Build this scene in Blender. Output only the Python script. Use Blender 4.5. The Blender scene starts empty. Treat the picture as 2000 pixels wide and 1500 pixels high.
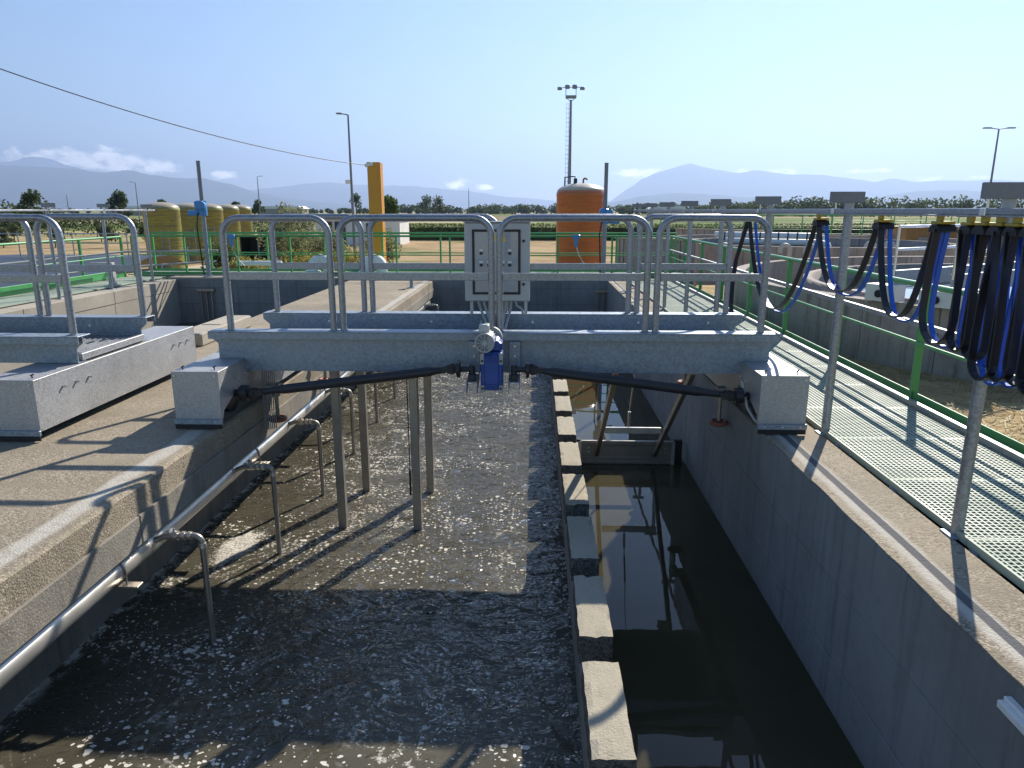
import bpy, math, random
from mathutils import Vector, Matrix, noise as mnoise
R = math.radians
random.seed(7)
# ------------------------------------------------------------------ camera
scn = bpy.context.scene
COL = scn.collection
HC, PITCH, YAW, FPX = 2.0, R(13.65), R(1.8), 1400.0
cd = bpy.data.cameras.new('camera'); cam = bpy.data.objects.new('camera', cd); COL.objects.link(cam)
cam.location = (0, 0, HC); cam.rotation_euler = (R(90) - PITCH, 0, YAW)
cd.sensor_width = 36; cd.lens = 36 * FPX / 2000; cd.clip_start = 0.05; cd.clip_end = 80000
scn.camera = cam
cy = scn.cycles; cy.max_bounces = 7; cy.diffuse_bounces = 3; cy.glossy_bounces = 3; cy.transmission_bounces = 2; cy.transparent_max_bounces = 4; cy.volume_bounces = 0; cy.caustics_reflective = False; cy.caustics_refractive = False
SUN_AZ, SUN_EL = R(27), R(35)          # azimuth measured from +Y towards +X
SD = Vector((math.sin(SUN_AZ) * math.cos(SUN_EL), math.cos(SUN_AZ) * math.cos(SUN_EL), math.sin(SUN_EL)))
# pixel of the 2000x1500 photograph -> direction
_fw0 = Vector((-math.sin(YAW), math.cos(YAW), 0)); _rt = Vector((math.cos(YAW), math.sin(YAW), 0))
_fw = _fw0 * math.cos(PITCH) + Vector((0, 0, -math.sin(PITCH))); _up = _rt.cross(_fw)
def ray(x, y): return (_fw * FPX + _rt * (x - 1000) + _up * (750 - y)).normalized()
# ------------------------------------------------------------------ world
W = bpy.data.worlds.new('World'); scn.world = W; W.use_nodes = True
nt = W.node_tree; nt.nodes.clear()
def wn(t, **k):
    n = nt.nodes.new(t)
    for a, b in k.items(): setattr(n, a, b)
    return n
wo = wn('ShaderNodeOutputWorld'); wb = wn('ShaderNodeBackground'); wb.inputs[1].default_value = 0.072
sky = wn('ShaderNodeTexSky', sky_type='NISHITA', sun_disc=False, sun_elevation=SUN_EL, sun_rotation=SUN_AZ, altitude=30,
         air_density=1.15, dust_density=0.05, ozone_density=6.0)
tc = wn('ShaderNodeTexCoord'); sep = wn('ShaderNodeSeparateXYZ'); nt.links.new(tc.outputs['Generated'], sep.inputs[0])
def wm(op, a, b=None, c=None):
    n = wn('ShaderNodeMath', operation=op)
    for i, v in enumerate((a, b, c)):
        if v is None: continue
        if isinstance(v, (int, float)): n.inputs[i].default_value = v
        else: nt.links.new(v, n.inputs[i])
    return n.outputs[0]
az = wm('ARCTAN2', sep.outputs[0], sep.outputs[1]); el = sep.outputs[2]
mp = wn('ShaderNodeMapping'); mp.inputs['Scale'].default_value = (55, 55, 95); nt.links.new(tc.outputs['Generated'], mp.inputs[0])
cn = wn('ShaderNodeTexNoise'); cn.inputs['Scale'].default_value = 1.0; cn.inputs['Detail'].default_value = 7; cn.inputs['Roughness'].default_value = .62
nt.links.new(mp.outputs[0], cn.inputs['Vector'])
tot = None
for (cx, cy, rx, ry) in [(22, 302, 13, 14), (85, 312, 45, 12), (185, 306, 62, 20), (235, 322, 40, 10), (318, 327, 34, 13), (440, 343, 32, 8), (893, 360, 24, 9),
                         (950, 366, 14, 5), (1250, 337, 44, 9), (1470, 337, 42, 7), (1525, 336, 30, 5), (1682, 334, 18, 4), (1727, 332, 13, 4), (1815, 349, 24, 6), (1905, 346, 32, 4),
                         (-140, 306, 80, 20), (-330, 318, 90, 22), (2240, 338, 70, 8)]:
    d = ray(cx, cy); a0 = math.atan2(d.x, d.y); e0 = d.z
    sx = 1.25 * rx / 1440 * math.cos(a0) ** 2; sy = 1.25 * ry / 1440 * math.cos(a0)
    q = wm('ADD', wm('POWER', wm('DIVIDE', wm('SUBTRACT', az, a0), sx), 2), wm('POWER', wm('DIVIDE', wm('SUBTRACT', el, e0), sy), 2))
    g = wm('EXPONENT', wm('MULTIPLY', q, -0.8))
    tot = g if tot is None else wm('ADD', tot, g)
cm = wm('ADD', wm('MULTIPLY', wm('SUBTRACT', cn.outputs[0], .5), 2.2), wm('MINIMUM', tot, 1.0))
mr = wn('ShaderNodeMapRange', interpolation_type='SMOOTHSTEP'); mr.inputs[1].default_value = .5; mr.inputs[2].default_value = 1.15; mr.inputs[3].default_value = 0; mr.inputs[4].default_value = .95
nt.links.new(cm, mr.inputs[0])
mx = wn('ShaderNodeMix', data_type='RGBA'); nt.links.new(mr.outputs[0], mx.inputs[0]); nt.links.new(sky.outputs[0], mx.inputs[6]); mx.inputs[7].default_value = (38, 36.5, 34, 1)
nt.links.new(mx.outputs[2], wb.inputs[0]); nt.links.new(wb.outputs[0], wo.inputs[0])
# ------------------------------------------------------------------ sun + exposure
sl = bpy.data.lights.new('sun', 'SUN'); sl.energy = 5.0; sl.angle = R(0.55); sl.color = (1, .93, .82)
so = bpy.data.objects.new('sun', sl); COL.objects.link(so); so.rotation_euler = SD.to_track_quat('Z', 'Y').to_euler(); so.location = (20, 40, 40)
vs = scn.view_settings; vs.view_transform = 'Standard'; vs.look = 'None'; vs.exposure = 0.88; vs.gamma = 1; vs.use_curve_mapping = False

# ------------------------------------------------------------------ materials
def newmat(name):
    m = bpy.data.materials.new(name); m.use_nodes = True
    return m, m.node_tree, m.node_tree.nodes['Principled BSDF']
class NT:
    def __init__(s, t): s.t = t
    def n(s, ty, **k):
        o = s.t.nodes.new(ty)
        for a, b in k.items():
            if a.startswith('i_'): o.inputs[a[2:].replace('_', ' ')].default_value = b
            else: setattr(o, a, b)
        return o
    def l(s, a, b): s.t.links.new(a, b)
    def math(s, op, a, b=None, c=None):
        o = s.n('ShaderNodeMath', operation=op)
        for i, v in enumerate((a, b, c)):
            if v is None: continue
            if isinstance(v, (int, float)): o.inputs[i].default_value = v
            else: s.l(v, o.inputs[i])
        return o.outputs[0]
    def mix(s, f, a, b, bt='MIX'):
        o = s.n('ShaderNodeMix', data_type='RGBA', blend_type=bt)
        for i, v in ((0, f), (6, a), (7, b)):
            if isinstance(v, (int, float)): o.inputs[i].default_value = v
            elif isinstance(v, tuple): o.inputs[i].default_value = v if len(v) == 4 else v + (1,)
            else: s.l(v, o.inputs[i])
        return o.outputs[2]
    def rng(s, v, a, b, c=0., d=1., smooth=True):
        o = s.n('ShaderNodeMapRange', interpolation_type='SMOOTHSTEP' if smooth else 'LINEAR')
        s.l(v, o.inputs[0])
        for i, q in enumerate((a, b, c, d)): o.inputs[i + 1].default_value = q
        return o.outputs[0]
    def coord(s, kind='world', scale=(1, 1, 1)):
        src = s.n('ShaderNodeNewGeometry').outputs['Position'] if kind == 'world' else s.n('ShaderNodeTexCoord').outputs['Object']
        m = s.n('ShaderNodeMapping'); m.inputs['Scale'].default_value = scale; s.l(src, m.inputs[0]); return m.outputs[0]
    def noise(s, vec, scale, detail=4, rough=.55, dist=0.):
        o = s.n('ShaderNodeTexNoise'); s.l(vec, o.inputs['Vector'])
        o.inputs['Scale'].default_value = scale; o.inputs['Detail'].default_value = detail; o.inputs['Roughness'].default_value = rough; o.inputs['Distortion'].default_value = dist
        return o.outputs[0]
    def voro(s, vec, scale, feat='F1', rnd=1.):
        o = s.n('ShaderNodeTexVoronoi', feature=feat); s.l(vec, o.inputs['Vector']); o.inputs['Scale'].default_value = scale; o.inputs['Randomness'].default_value = rnd
        return o
    def bump(s, h, strength, dist=.01, normal=None):
        o = s.n('ShaderNodeBump'); o.inputs['Strength'].default_value = strength; o.inputs['Distance'].default_value = dist; s.l(h, o.inputs['Height'])
        if normal is not None: s.l(normal, o.inputs['Normal'])
        return o.outputs[0]
def sc(c, k): return tuple(min(1, v * k) for v in c[:3])
MAT = {}
def paint(name, col, rough=.5, metal=0., var=.12, scale=3., fine=40., bump=.15, bdist=.002, streak=0., spec=.5, coat=0.):
    m, t, b = newmat(name); N = NT(t); co = N.coord('world')
    n1 = N.noise(co, scale, 5, .6); n2 = N.noise(co, fine, 3, .6)
    f = N.math('ADD', N.math('MULTIPLY', n1, .65), N.math('MULTIPLY', n2, .35))
    c = N.mix(N.rng(f, .3, .7), sc(col, 1 - var), sc(col, 1 + var))
    if streak:
        st = N.noise(N.coord('world', (7, 7, .5)), 1.6, 4, .6)
        c = N.mix(N.math('MULTIPLY', N.rng(st, .5, .75), streak), c, sc(col, .45))
    N.l(c, b.inputs['Base Color']); b.inputs['Metallic'].default_value = metal
    N.l(N.rng(n1, .2, .8, max(.02, rough - .1), min(1, rough + .1)), b.inputs['Roughness']); b.inputs['Specular IOR Level'].default_value = spec
    b.inputs['Coat Weight'].default_value = coat
    if bump: N.l(N.bump(n2, bump, bdist), b.inputs['Normal'])
    MAT[name] = m; return m
def galv(name, base, scale=38., metal=.75, rough=.42):
    m, t, b = newmat(name); N = NT(t); co = N.coord('world')
    w = N.n('ShaderNodeVectorMath', operation='ADD'); N.l(co, w.inputs[0])
    nn = N.n('ShaderNodeTexNoise'); nn.inputs['Scale'].default_value = 30; N.l(co, nn.inputs['Vector'])
    ws = N.n('ShaderNodeVectorMath', operation='SCALE'); N.l(nn.outputs['Color'], ws.inputs[0]); ws.inputs['Scale'].default_value = .03; N.l(ws.outputs[0], w.inputs[1])
    v = N.voro(w.outputs[0], scale); s = N.n('ShaderNodeSeparateColor'); N.l(v.outputs['Color'], s.inputs[0])
    n1 = N.noise(co, 2.2, 5, .6)
    f = N.math('ADD', N.math('MULTIPLY', s.outputs[0], .5), N.math('MULTIPLY', n1, .5))
    c = N.mix(N.rng(f, .2, .8), sc(base, .80), sc(base, 1.20))
    st = N.noise(N.coord('world', (9, 9, .8)), 1.3, 4, .6)
    c = N.mix(N.math('MULTIPLY', N.rng(st, .58, .78), .18), c, (.20, .19, .17))
    N.l(c, b.inputs['Base Color']); b.inputs['Metallic'].default_value = metal
    N.l(N.rng(f, .2, .8, rough - .08, rough + .14), b.inputs['Roughness'])
    N.l(N.bump(N.noise(co, 60, 3), .08, .002), b.inputs['Normal'])
    MAT[name] = m; return m
galv('galvanised', (.27, .315, .365), 46, .45, .45); galv('galvanised_tube', (.31, .33, .36), 70, .7, .40); galv('galvanised_cover', (.40, .405, .41), 110, .5, .5)
paint('stainless', (.72, .68, .61), .36, .8, .08, 2, 60, .05); paint('stainless_dull', (.34, .31, .27), .42, .75, .15, 3, 30, .1)
paint('green_paint', (.055, .30, .085), .42, 0, .12, 2, 30, .08, coat=.15)
paint('dark_steel', (.030, .031, .036), .5, .2, .25, 6, 40, .1); paint('rubber', (.012, .012, .013), .6, 0, .2)
paint('blue_paint', (.012, .065, .30), .35, 0, .2, 8, 40, .1, coat=.3); paint('actuator_blue', (.06, .25, .55), .4, 0, .1)
paint('cabinet_grey', (.50, .51, .49), .4, 0, .04, 2, 60, .03, streak=.06); paint('black_gasket', (.015, .016, .02), .5)
paint('yellow_paint', (.62, .27, .014), .45, 0, .08, 1.5, 30, .05, streak=.10); paint('ochre_paint', (.42, .20, .05), .6, 0, .1)
paint('sign_yellow', (.80, .55, .03), .4, 0, .03); paint('red_plastic', (.55, .03, .02), .35, 0, .05); paint('white_paint', (.78, .77, .73), .5, 0, .05, 1, 30, .05, streak=.12)
paint('brass', (.42, .30, .03), .45, .2, .2, 8); paint('roller_red', (.26, .09, .055), .6, 0, .2, 6, 40, .3); paint('motor_grey', (.42, .43, .41), .45, .1, .1)
paint('cable_black', (.014, .014, .017), .42, 0, .2, 3); paint('cable_blue', (.015, .11, .55), .38, 0, .1); paint('conduit', (.42, .42, .40), .5, 0, .1)
paint('grating_green', (.33, .385, .30), .6, 0, .10, 1.2, 40, .1); paint('zinc_bright', (.66, .66, .66), .3, .8, .1)
paint('plate_grey', (.20, .215, .24), .5, .4, .1); paint('dark_shed', (.03, .035, .03), .7); paint('glass_dark', (.05, .06, .07), .1)
paint('bark', (.10, .075, .05), .9, 0, .3, 3, 20, .6, .02); paint('roof_grey', (.24, .23, .23), .8)
paint('liner_black', (.035, .036, .042), .4, 0, .3, .5, 4, .6, .05)
def concrete(name, col, agg=0., bump=.5, streak=.3, stain=.25, patch=.3):
    m, t, b = newmat(name); N = NT(t); co = N.coord('world')
    big = N.noise(co, .55, 6, .65); mid = N.noise(co, 4.5, 6, .7); fine = N.noise(co, 55, 4, .7)
    c = N.mix(N.rng(big, .3, .72), sc(col, 1 - patch), sc(col, 1 + patch * .7))
    c = N.mix(N.math('MULTIPLY', N.rng(mid, .5, .72), stain), c, sc(col, .5))
    h = fine
    if agg:
        v = N.voro(co, 70); s = N.n('ShaderNodeSeparateColor'); N.l(v.outputs['Color'], s.inputs[0])
        peb = N.mix(s.outputs[0], (.17, .135, .095), (.50, .43, .33)); peb = N.mix(N.rng(s.outputs[1], .8, .95), peb, (.16, .13, .10))
        msk = N.math('MULTIPLY', N.rng(v.outputs['Distance'], .75, .45), N.rng(N.noise(co, 3, 4, .6), .30, .62))
        c = N.mix(N.math('MULTIPLY', msk, agg), c, peb)
        c = N.mix(N.math('MULTIPLY', N.rng(N.noise(co, 120, 2), .55, .75), .55 * agg), c, (.09, .075, .06))
        h = N.math('ADD', N.math('MULTIPLY', N.rng(v.outputs['Distance'], .8, .1), .7), fine)
    if streak:
        st = N.noise(N.coord('world', (6, 6, .35)), 1.5, 5, .65)
        c = N.mix(N.math('MULTIPLY', N.rng(st, .48, .72), streak), c, sc(col, .38))
        st2 = N.noise(N.coord('world', (5, 5, .22)), 1.1, 5, .6)
        c = N.mix(N.math('MULTIPLY', N.rng(st2, .6, .75), streak * .8), c, sc(col, 1.45))
    N.l(c, b.inputs['Base Color']); b.inputs['Roughness'].default_value = .92; b.inputs['Specular IOR Level'].default_value = .25
    N.l(N.bump(h, bump * .6, .004), b.inputs['Normal']); MAT[name] = m
    return m, N, b, c
concrete('concrete_wall', (.25, .25, .245), 0, .4, .42, .3, .2); concrete('concrete_old', (.40, .345, .305), .2, .6, .8, .4, .2)
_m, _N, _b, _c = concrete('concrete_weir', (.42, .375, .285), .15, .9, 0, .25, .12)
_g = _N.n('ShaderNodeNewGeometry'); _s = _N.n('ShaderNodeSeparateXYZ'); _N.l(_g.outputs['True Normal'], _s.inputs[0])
_d = _N.mix(_N.rng(_N.noise(_g.outputs['Position'], 45, 4, .8), .35, .65), (.045, .042, .038), (.20, .185, .16)); _N.l(_N.mix(_N.rng(_s.outputs[2], .5, .2), _c, _d), _b.inputs['Base Color'])   # steep side faces get a darker, coarser-speckled colour than the tops
concrete('concrete_rough', (.34, .32, .28), .45, .9, .25, .45, .3); concrete('concrete_pale', (.40, .36, .295), .1, .4, .12, .2, .15)
concrete('concrete_fascia', (.25, .23, .195), .3, .8, .3, .5, .25)
concrete('concrete_splash', (.22, .20, .165), .2, .7, .55, .5, .3)
def ledge_mat(name, xs, dark):
    # exposed aggregate with the pale strip worn by the bridge wheels (and, on one side, a narrow dark line along it)
    m, N, b, c = concrete(name, (.31, .262, .19), .85, 1.2, 0, .35, .32)
    p = N.n('ShaderNodeNewGeometry').outputs['Position']; s = N.n('ShaderNodeSeparateXYZ'); N.l(p, s.inputs[0])
    wob = N.math('MULTIPLY', N.math('SUBTRACT', N.noise(p, 1.3, 5, .7), .5), .12)
    for x in xs:
        d = N.math('ABSOLUTE', N.math('SUBTRACT', N.math('ADD', s.outputs[0], wob), x))
        k = N.math('MULTIPLY', N.rng(d, .10, .045), N.rng(N.noise(p, 9, 4, .7), .25, .55, .35, .95))
        c = N.mix(k, c, (.46, .43, .37))
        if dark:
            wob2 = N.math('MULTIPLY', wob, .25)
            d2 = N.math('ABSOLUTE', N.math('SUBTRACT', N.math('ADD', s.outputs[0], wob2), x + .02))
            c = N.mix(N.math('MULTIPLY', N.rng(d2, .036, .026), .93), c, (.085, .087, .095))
    N.l(c, b.inputs['Base Color'])
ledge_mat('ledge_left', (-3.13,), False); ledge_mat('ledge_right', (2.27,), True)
def frp(name, c1, c2, cap):
    m, t, b = newmat(name); N = NT(t)
    w = N.noise(N.coord('world', (.8, .8, 26)), 1.0, 4, .7); w2 = N.noise(N.coord('world', (2.5, 2.5, 8)), 1.0, 4, .6)
    c = N.mix(N.rng(w, .38, .60), c1, c2); c = N.mix(N.math('MULTIPLY', N.rng(w2, .50, .68), .6), c, sc(c2, .8))
    p = N.n('ShaderNodeNewGeometry'); s = N.n('ShaderNodeSeparateXYZ'); N.l(p.outputs['Normal'], s.inputs[0])
    c = N.mix(N.rng(s.outputs[2], .25, .6), c, cap)
    N.l(c, b.inputs['Base Color']); b.inputs['Roughness'].default_value = .38; N.l(N.bump(w, .3, .01), b.inputs['Normal']); MAT[name] = m
frp('frp_yellow', (.33, .31, .04), (.17, .145, .075), (.36, .31, .21)); frp('frp_orange', (.46, .135, .028), (.34, .10, .03), (.52, .46, .36))
def leafmat(name, c1, c2, c3=None, trans=.35, cs=1.2):
    m, t, b = newmat(name); N = NT(t); co = N.coord('world')
    v = N.noise(co, cs, 3, .6); v2 = N.noise(co, 14, 2, .6)
    c = N.mix(N.rng(v, .3, .7), c1, c2)
    if c3: c = N.mix(N.rng(v2, .55, .60), c, c3)
    N.l(c, b.inputs['Base Color']); b.inputs['Roughness'].default_value = .6; b.inputs['Specular IOR Level'].default_value = .25
    tr = N.n('ShaderNodeBsdfTranslucent'); N.l(N.mix(.5, c, (.10, .14, .02)), tr.inputs[0]); ms = N.n('ShaderNodeMixShader'); ms.inputs[0].default_value = trans
    out = t.nodes['Material Output']; N.l(b.outputs[0], ms.inputs[1]); N.l(tr.outputs[0], ms.inputs[2]); N.l(ms.outputs[0], out.inputs[0]); MAT[name] = m
leafmat('leaf_bush', (.16, .18, .06), (.27, .27, .11), (.66, .54, .44), .5); leafmat('leaf_yellow', (.28, .25, .055), (.42, .35, .10), (.50, .40, .17), .5)
leafmat('leaf_tree', (.055, .10, .025), (.11, .16, .045)); leafmat('leaf_dark', (.035, .060, .025), (.07, .10, .04)); leafmat('leaf_hedge', (.05, .075, .02), (.10, .125, .035), cs=.6)
leafmat('leaf_olive', (.075, .09, .05), (.13, .14, .08)); leafmat('straw', (.42, .31, .15), (.56, .44, .24), None, .25, 3.)
# ground: hay, soil, field strips
def ground_mat():
    m, t, b = newmat('ground'); N = NT(t); p = N.n('ShaderNodeNewGeometry').outputs['Position']; s = N.n('ShaderNodeSeparateXYZ'); N.l(p, s.inputs[0])
    hay = N.mix(N.rng(N.noise(p, 1.6, 6, .7), .3, .7), (.30, .205, .10), (.52, .40, .21)); hay = N.mix(N.math('MULTIPLY', N.rng(N.noise(N.coord('world', (9, 40, 1)), 1, 4, .7), .5, .7), .6), hay, (.20, .13, .065))
    soil = N.mix(N.rng(N.noise(p, .35, 6, .7), .3, .7), (.30, .19, .10), (.44, .33, .18)); soil = N.mix(N.rng(N.noise(p, .09, 5, .6), .50, .64), soil, (.16, .17, .055))
    v = N.voro(N.coord('world', (.0035, .010, 1)), 1.0); sx = N.n('ShaderNodeSeparateColor'); N.l(v.outputs['Color'], sx.inputs[0])
    rp = N.n('ShaderNodeValToRGB'); rp.color_ramp.interpolation = 'CONSTANT'
    cols = [(.17, .19, .05), (.36, .31, .15), (.12, .165, .04), (.21, .155, .10), (.30, .29, .11), (.42, .36, .22), (.10, .14, .035)]
    e = rp.color_ramp.elements; e[0].color = cols[0] + (1,); e[1].position = 1 / 7; e[1].color = cols[1] + (1,)
    for i in range(2, 7): q = e.new(i / 7); q.color = cols[i] + (1,)
    N.l(sx.outputs[0], rp.inputs[0])
    fld = N.mix(N.math('MULTIPLY', N.rng(N.noise(N.coord('world', (.05, .4, 1)), 1., 5, .6), .35, .7), .35), rp.outputs[0], (.34, .29, .14))
    c = N.mix(N.rng(s.outputs[1], 36, 44), hay, soil); c = N.mix(N.rng(N.math('ADD', s.outputs[1], N.math('MULTIPLY', N.noise(p, .05), 12)), 84, 88), c, fld)
    N.l(c, b.inputs['Base Color']); b.inputs['Roughness'].default_value = 1; b.inputs['Specular IOR Level'].default_value = .1
    N.l(N.bump(N.noise(p, 12, 5, .7), .8, .04), b.inputs['Normal']); MAT['ground'] = m
ground_mat()
paint('dirt_road', (.46, .40, .30), .95, 0, .15, .6, 20, .4, .02, spec=.1); paint('hill', (.055, .075, .05), 1, 0, .25, .002, .02, 0, spec=0)
def water(name, base, foam, wave):
    m, t, b = newmat(name); N = NT(t); p = N.n('ShaderNodeNewGeometry').outputs['Position']
    n1 = N.noise(N.coord('world', (1, 1.3, 1)), 2.9, 2, .5, .8); n2 = N.noise(N.coord('world', (1, 1.4, 1)), 9, 2, .5, .9); n3 = N.noise(p, 30, 1, .5, .4); big = N.noise(p, 1.1, 3, .5)
    c = N.mix(N.rng(N.noise(p, .8, 5, .6), .3, .7), sc(base, .85), sc(base, 1.15))
    rough = .03
    if foam:
        wp = N.n('ShaderNodeVectorMath', operation='ADD'); N.l(p, wp.inputs[0])
        nd = N.n('ShaderNodeTexNoise'); N.l(p, nd.inputs['Vector']); nd.inputs['Scale'].default_value = 14; nd.inputs['Detail'].default_value = 3
        s2 = N.n('ShaderNodeVectorMath', operation='SCALE'); N.l(nd.outputs['Color'], s2.inputs[0]); s2.inputs['Scale'].default_value = .07; N.l(s2.outputs[0], wp.inputs[1])
        fl = None
        clump = N.rng(N.noise(p, 1.1, 5, .65), .36, .66)
        for sca, r0, lo in ((15, .34, .45), (30, .36, .40), (7, .22, .6)):
            mpn = N.n('ShaderNodeMapping'); mpn.inputs['Scale'].default_value = (1, 1.35, 1); N.l(wp.outputs[0], mpn.inputs[0])
            v = N.voro(mpn.outputs[0], sca); sx = N.n('ShaderNodeSeparateColor'); N.l(v.outputs['Color'], sx.inputs[0])
            rad = N.math('MULTIPLY', N.math('MULTIPLY', N.rng(sx.outputs[0], lo, 1., 0, 1), r0), N.math('ADD', .38, N.math('MULTIPLY', clump, .95)))
            k = N.rng(N.math('SUBTRACT', rad, v.outputs['Distance']), 0, .05)
            fl = k if fl is None else N.math('MAXIMUM', fl, k)
        ln = N.rng(N.math('ABSOLUTE', N.math('SUBTRACT', N.noise(p, 1.5, 4, .6, 1.2), .5)), .035, .006)
        ln = N.math('MULTIPLY', ln, N.rng(N.noise(p, 22, 4, .75), .47, .58)); ln = N.math('MULTIPLY', ln, N.rng(N.noise(p, .7, 3), .46, .60))
        fl = N.math('MAXIMUM', fl, N.math('MULTIPLY', ln, .85))
        s = N.n('ShaderNodeSeparateXYZ'); N.l(p, s.inputs[0])
        # foam caught along the left wall, and one raft of it
        ed = N.rng(N.math('ADD', s.outputs[0], N.math('MULTIPLY', N.noise(p, 2.2, 4, .6), .30)), -3.40, -3.52)
        fl = N.math('MAXIMUM', fl, N.math('MULTIPLY', ed, N.rng(N.noise(p, 7, 5, .75), .44, .56, 0, .9)))
        wob = N.math('MULTIPLY', N.math('SUBTRACT', N.noise(p, 11, 6, .75), .5), 4.5)
        dx = N.math('DIVIDE', N.math('SUBTRACT', s.outputs[0], N.math('ADD', -3.10, N.math('MULTIPLY', N.math('SUBTRACT', s.outputs[1], 6.85), .12))), .17); dy = N.math('DIVIDE', N.math('SUBTRACT', s.outputs[1], 6.85), .40)
        rr = N.math('ADD', N.math('ADD', N.math('MULTIPLY', dx, dx), N.math('MULTIPLY', dy, dy)), wob)
        fl = N.math('MAXIMUM', fl, N.math('MULTIPLY', N.rng(rr, 1.2, .5), N.rng(N.noise(p, 38, 4, .7), .36, .58, .25, 1.)))
        c = N.mix(fl, c, (.66, .62, .54))
        h = N.math('ADD', n1, N.math('ADD', N.math('ADD', N.math('MULTIPLY', n2, .40), N.math('MULTIPLY', n3, .06)), N.math('MULTIPLY', fl, .12)))
    else:
        h = N.math('ADD', N.math('MULTIPLY', big, 1.), N.math('MULTIPLY', N.noise(p, 4, 2), .12))
    # turbid body scatters like a matt surface under a clear rippled skin
    nb = N.bump(h, wave[0], wave[1]); df = N.n('ShaderNodeBsdfDiffuse'); N.l(c, df.inputs[0]); gl = N.n('ShaderNodeBsdfGlossy'); gl.inputs['Roughness'].default_value = .03 if foam else .012; N.l(nb, gl.inputs['Normal'])
    fr = N.n('ShaderNodeFresnel'); fr.inputs[0].default_value = 1.45 if foam else 1.38; N.l(nb, fr.inputs['Normal']); fac = fr.outputs[0]
    if foam: fac = N.math('MULTIPLY', fac, N.math('SUBTRACT', 1.0, N.math('MULTIPLY', fl, .85)))
    ms = N.n('ShaderNodeMixShader'); N.l(fac, ms.inputs[0]); N.l(df.outputs[0], ms.inputs[1]); N.l(gl.outputs[0], ms.inputs[2]); N.l(ms.outputs[0], t.nodes['Material Output'].inputs[0]); t.nodes.remove(b); MAT[name] = m
water('water_aerated', (.084, .076, .054), True, (1.0, .085)); water('water_still', (.060, .052, .028), False, (.18, .012)); water('water_plain', (.08, .08, .06), False, (.5, .02))
# cabinet window: dull panel behind a glossy pane
paint('panel_face', (.34, .375, .40), .08, 0, .05, 4, 30, .02, coat=.6)

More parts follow.
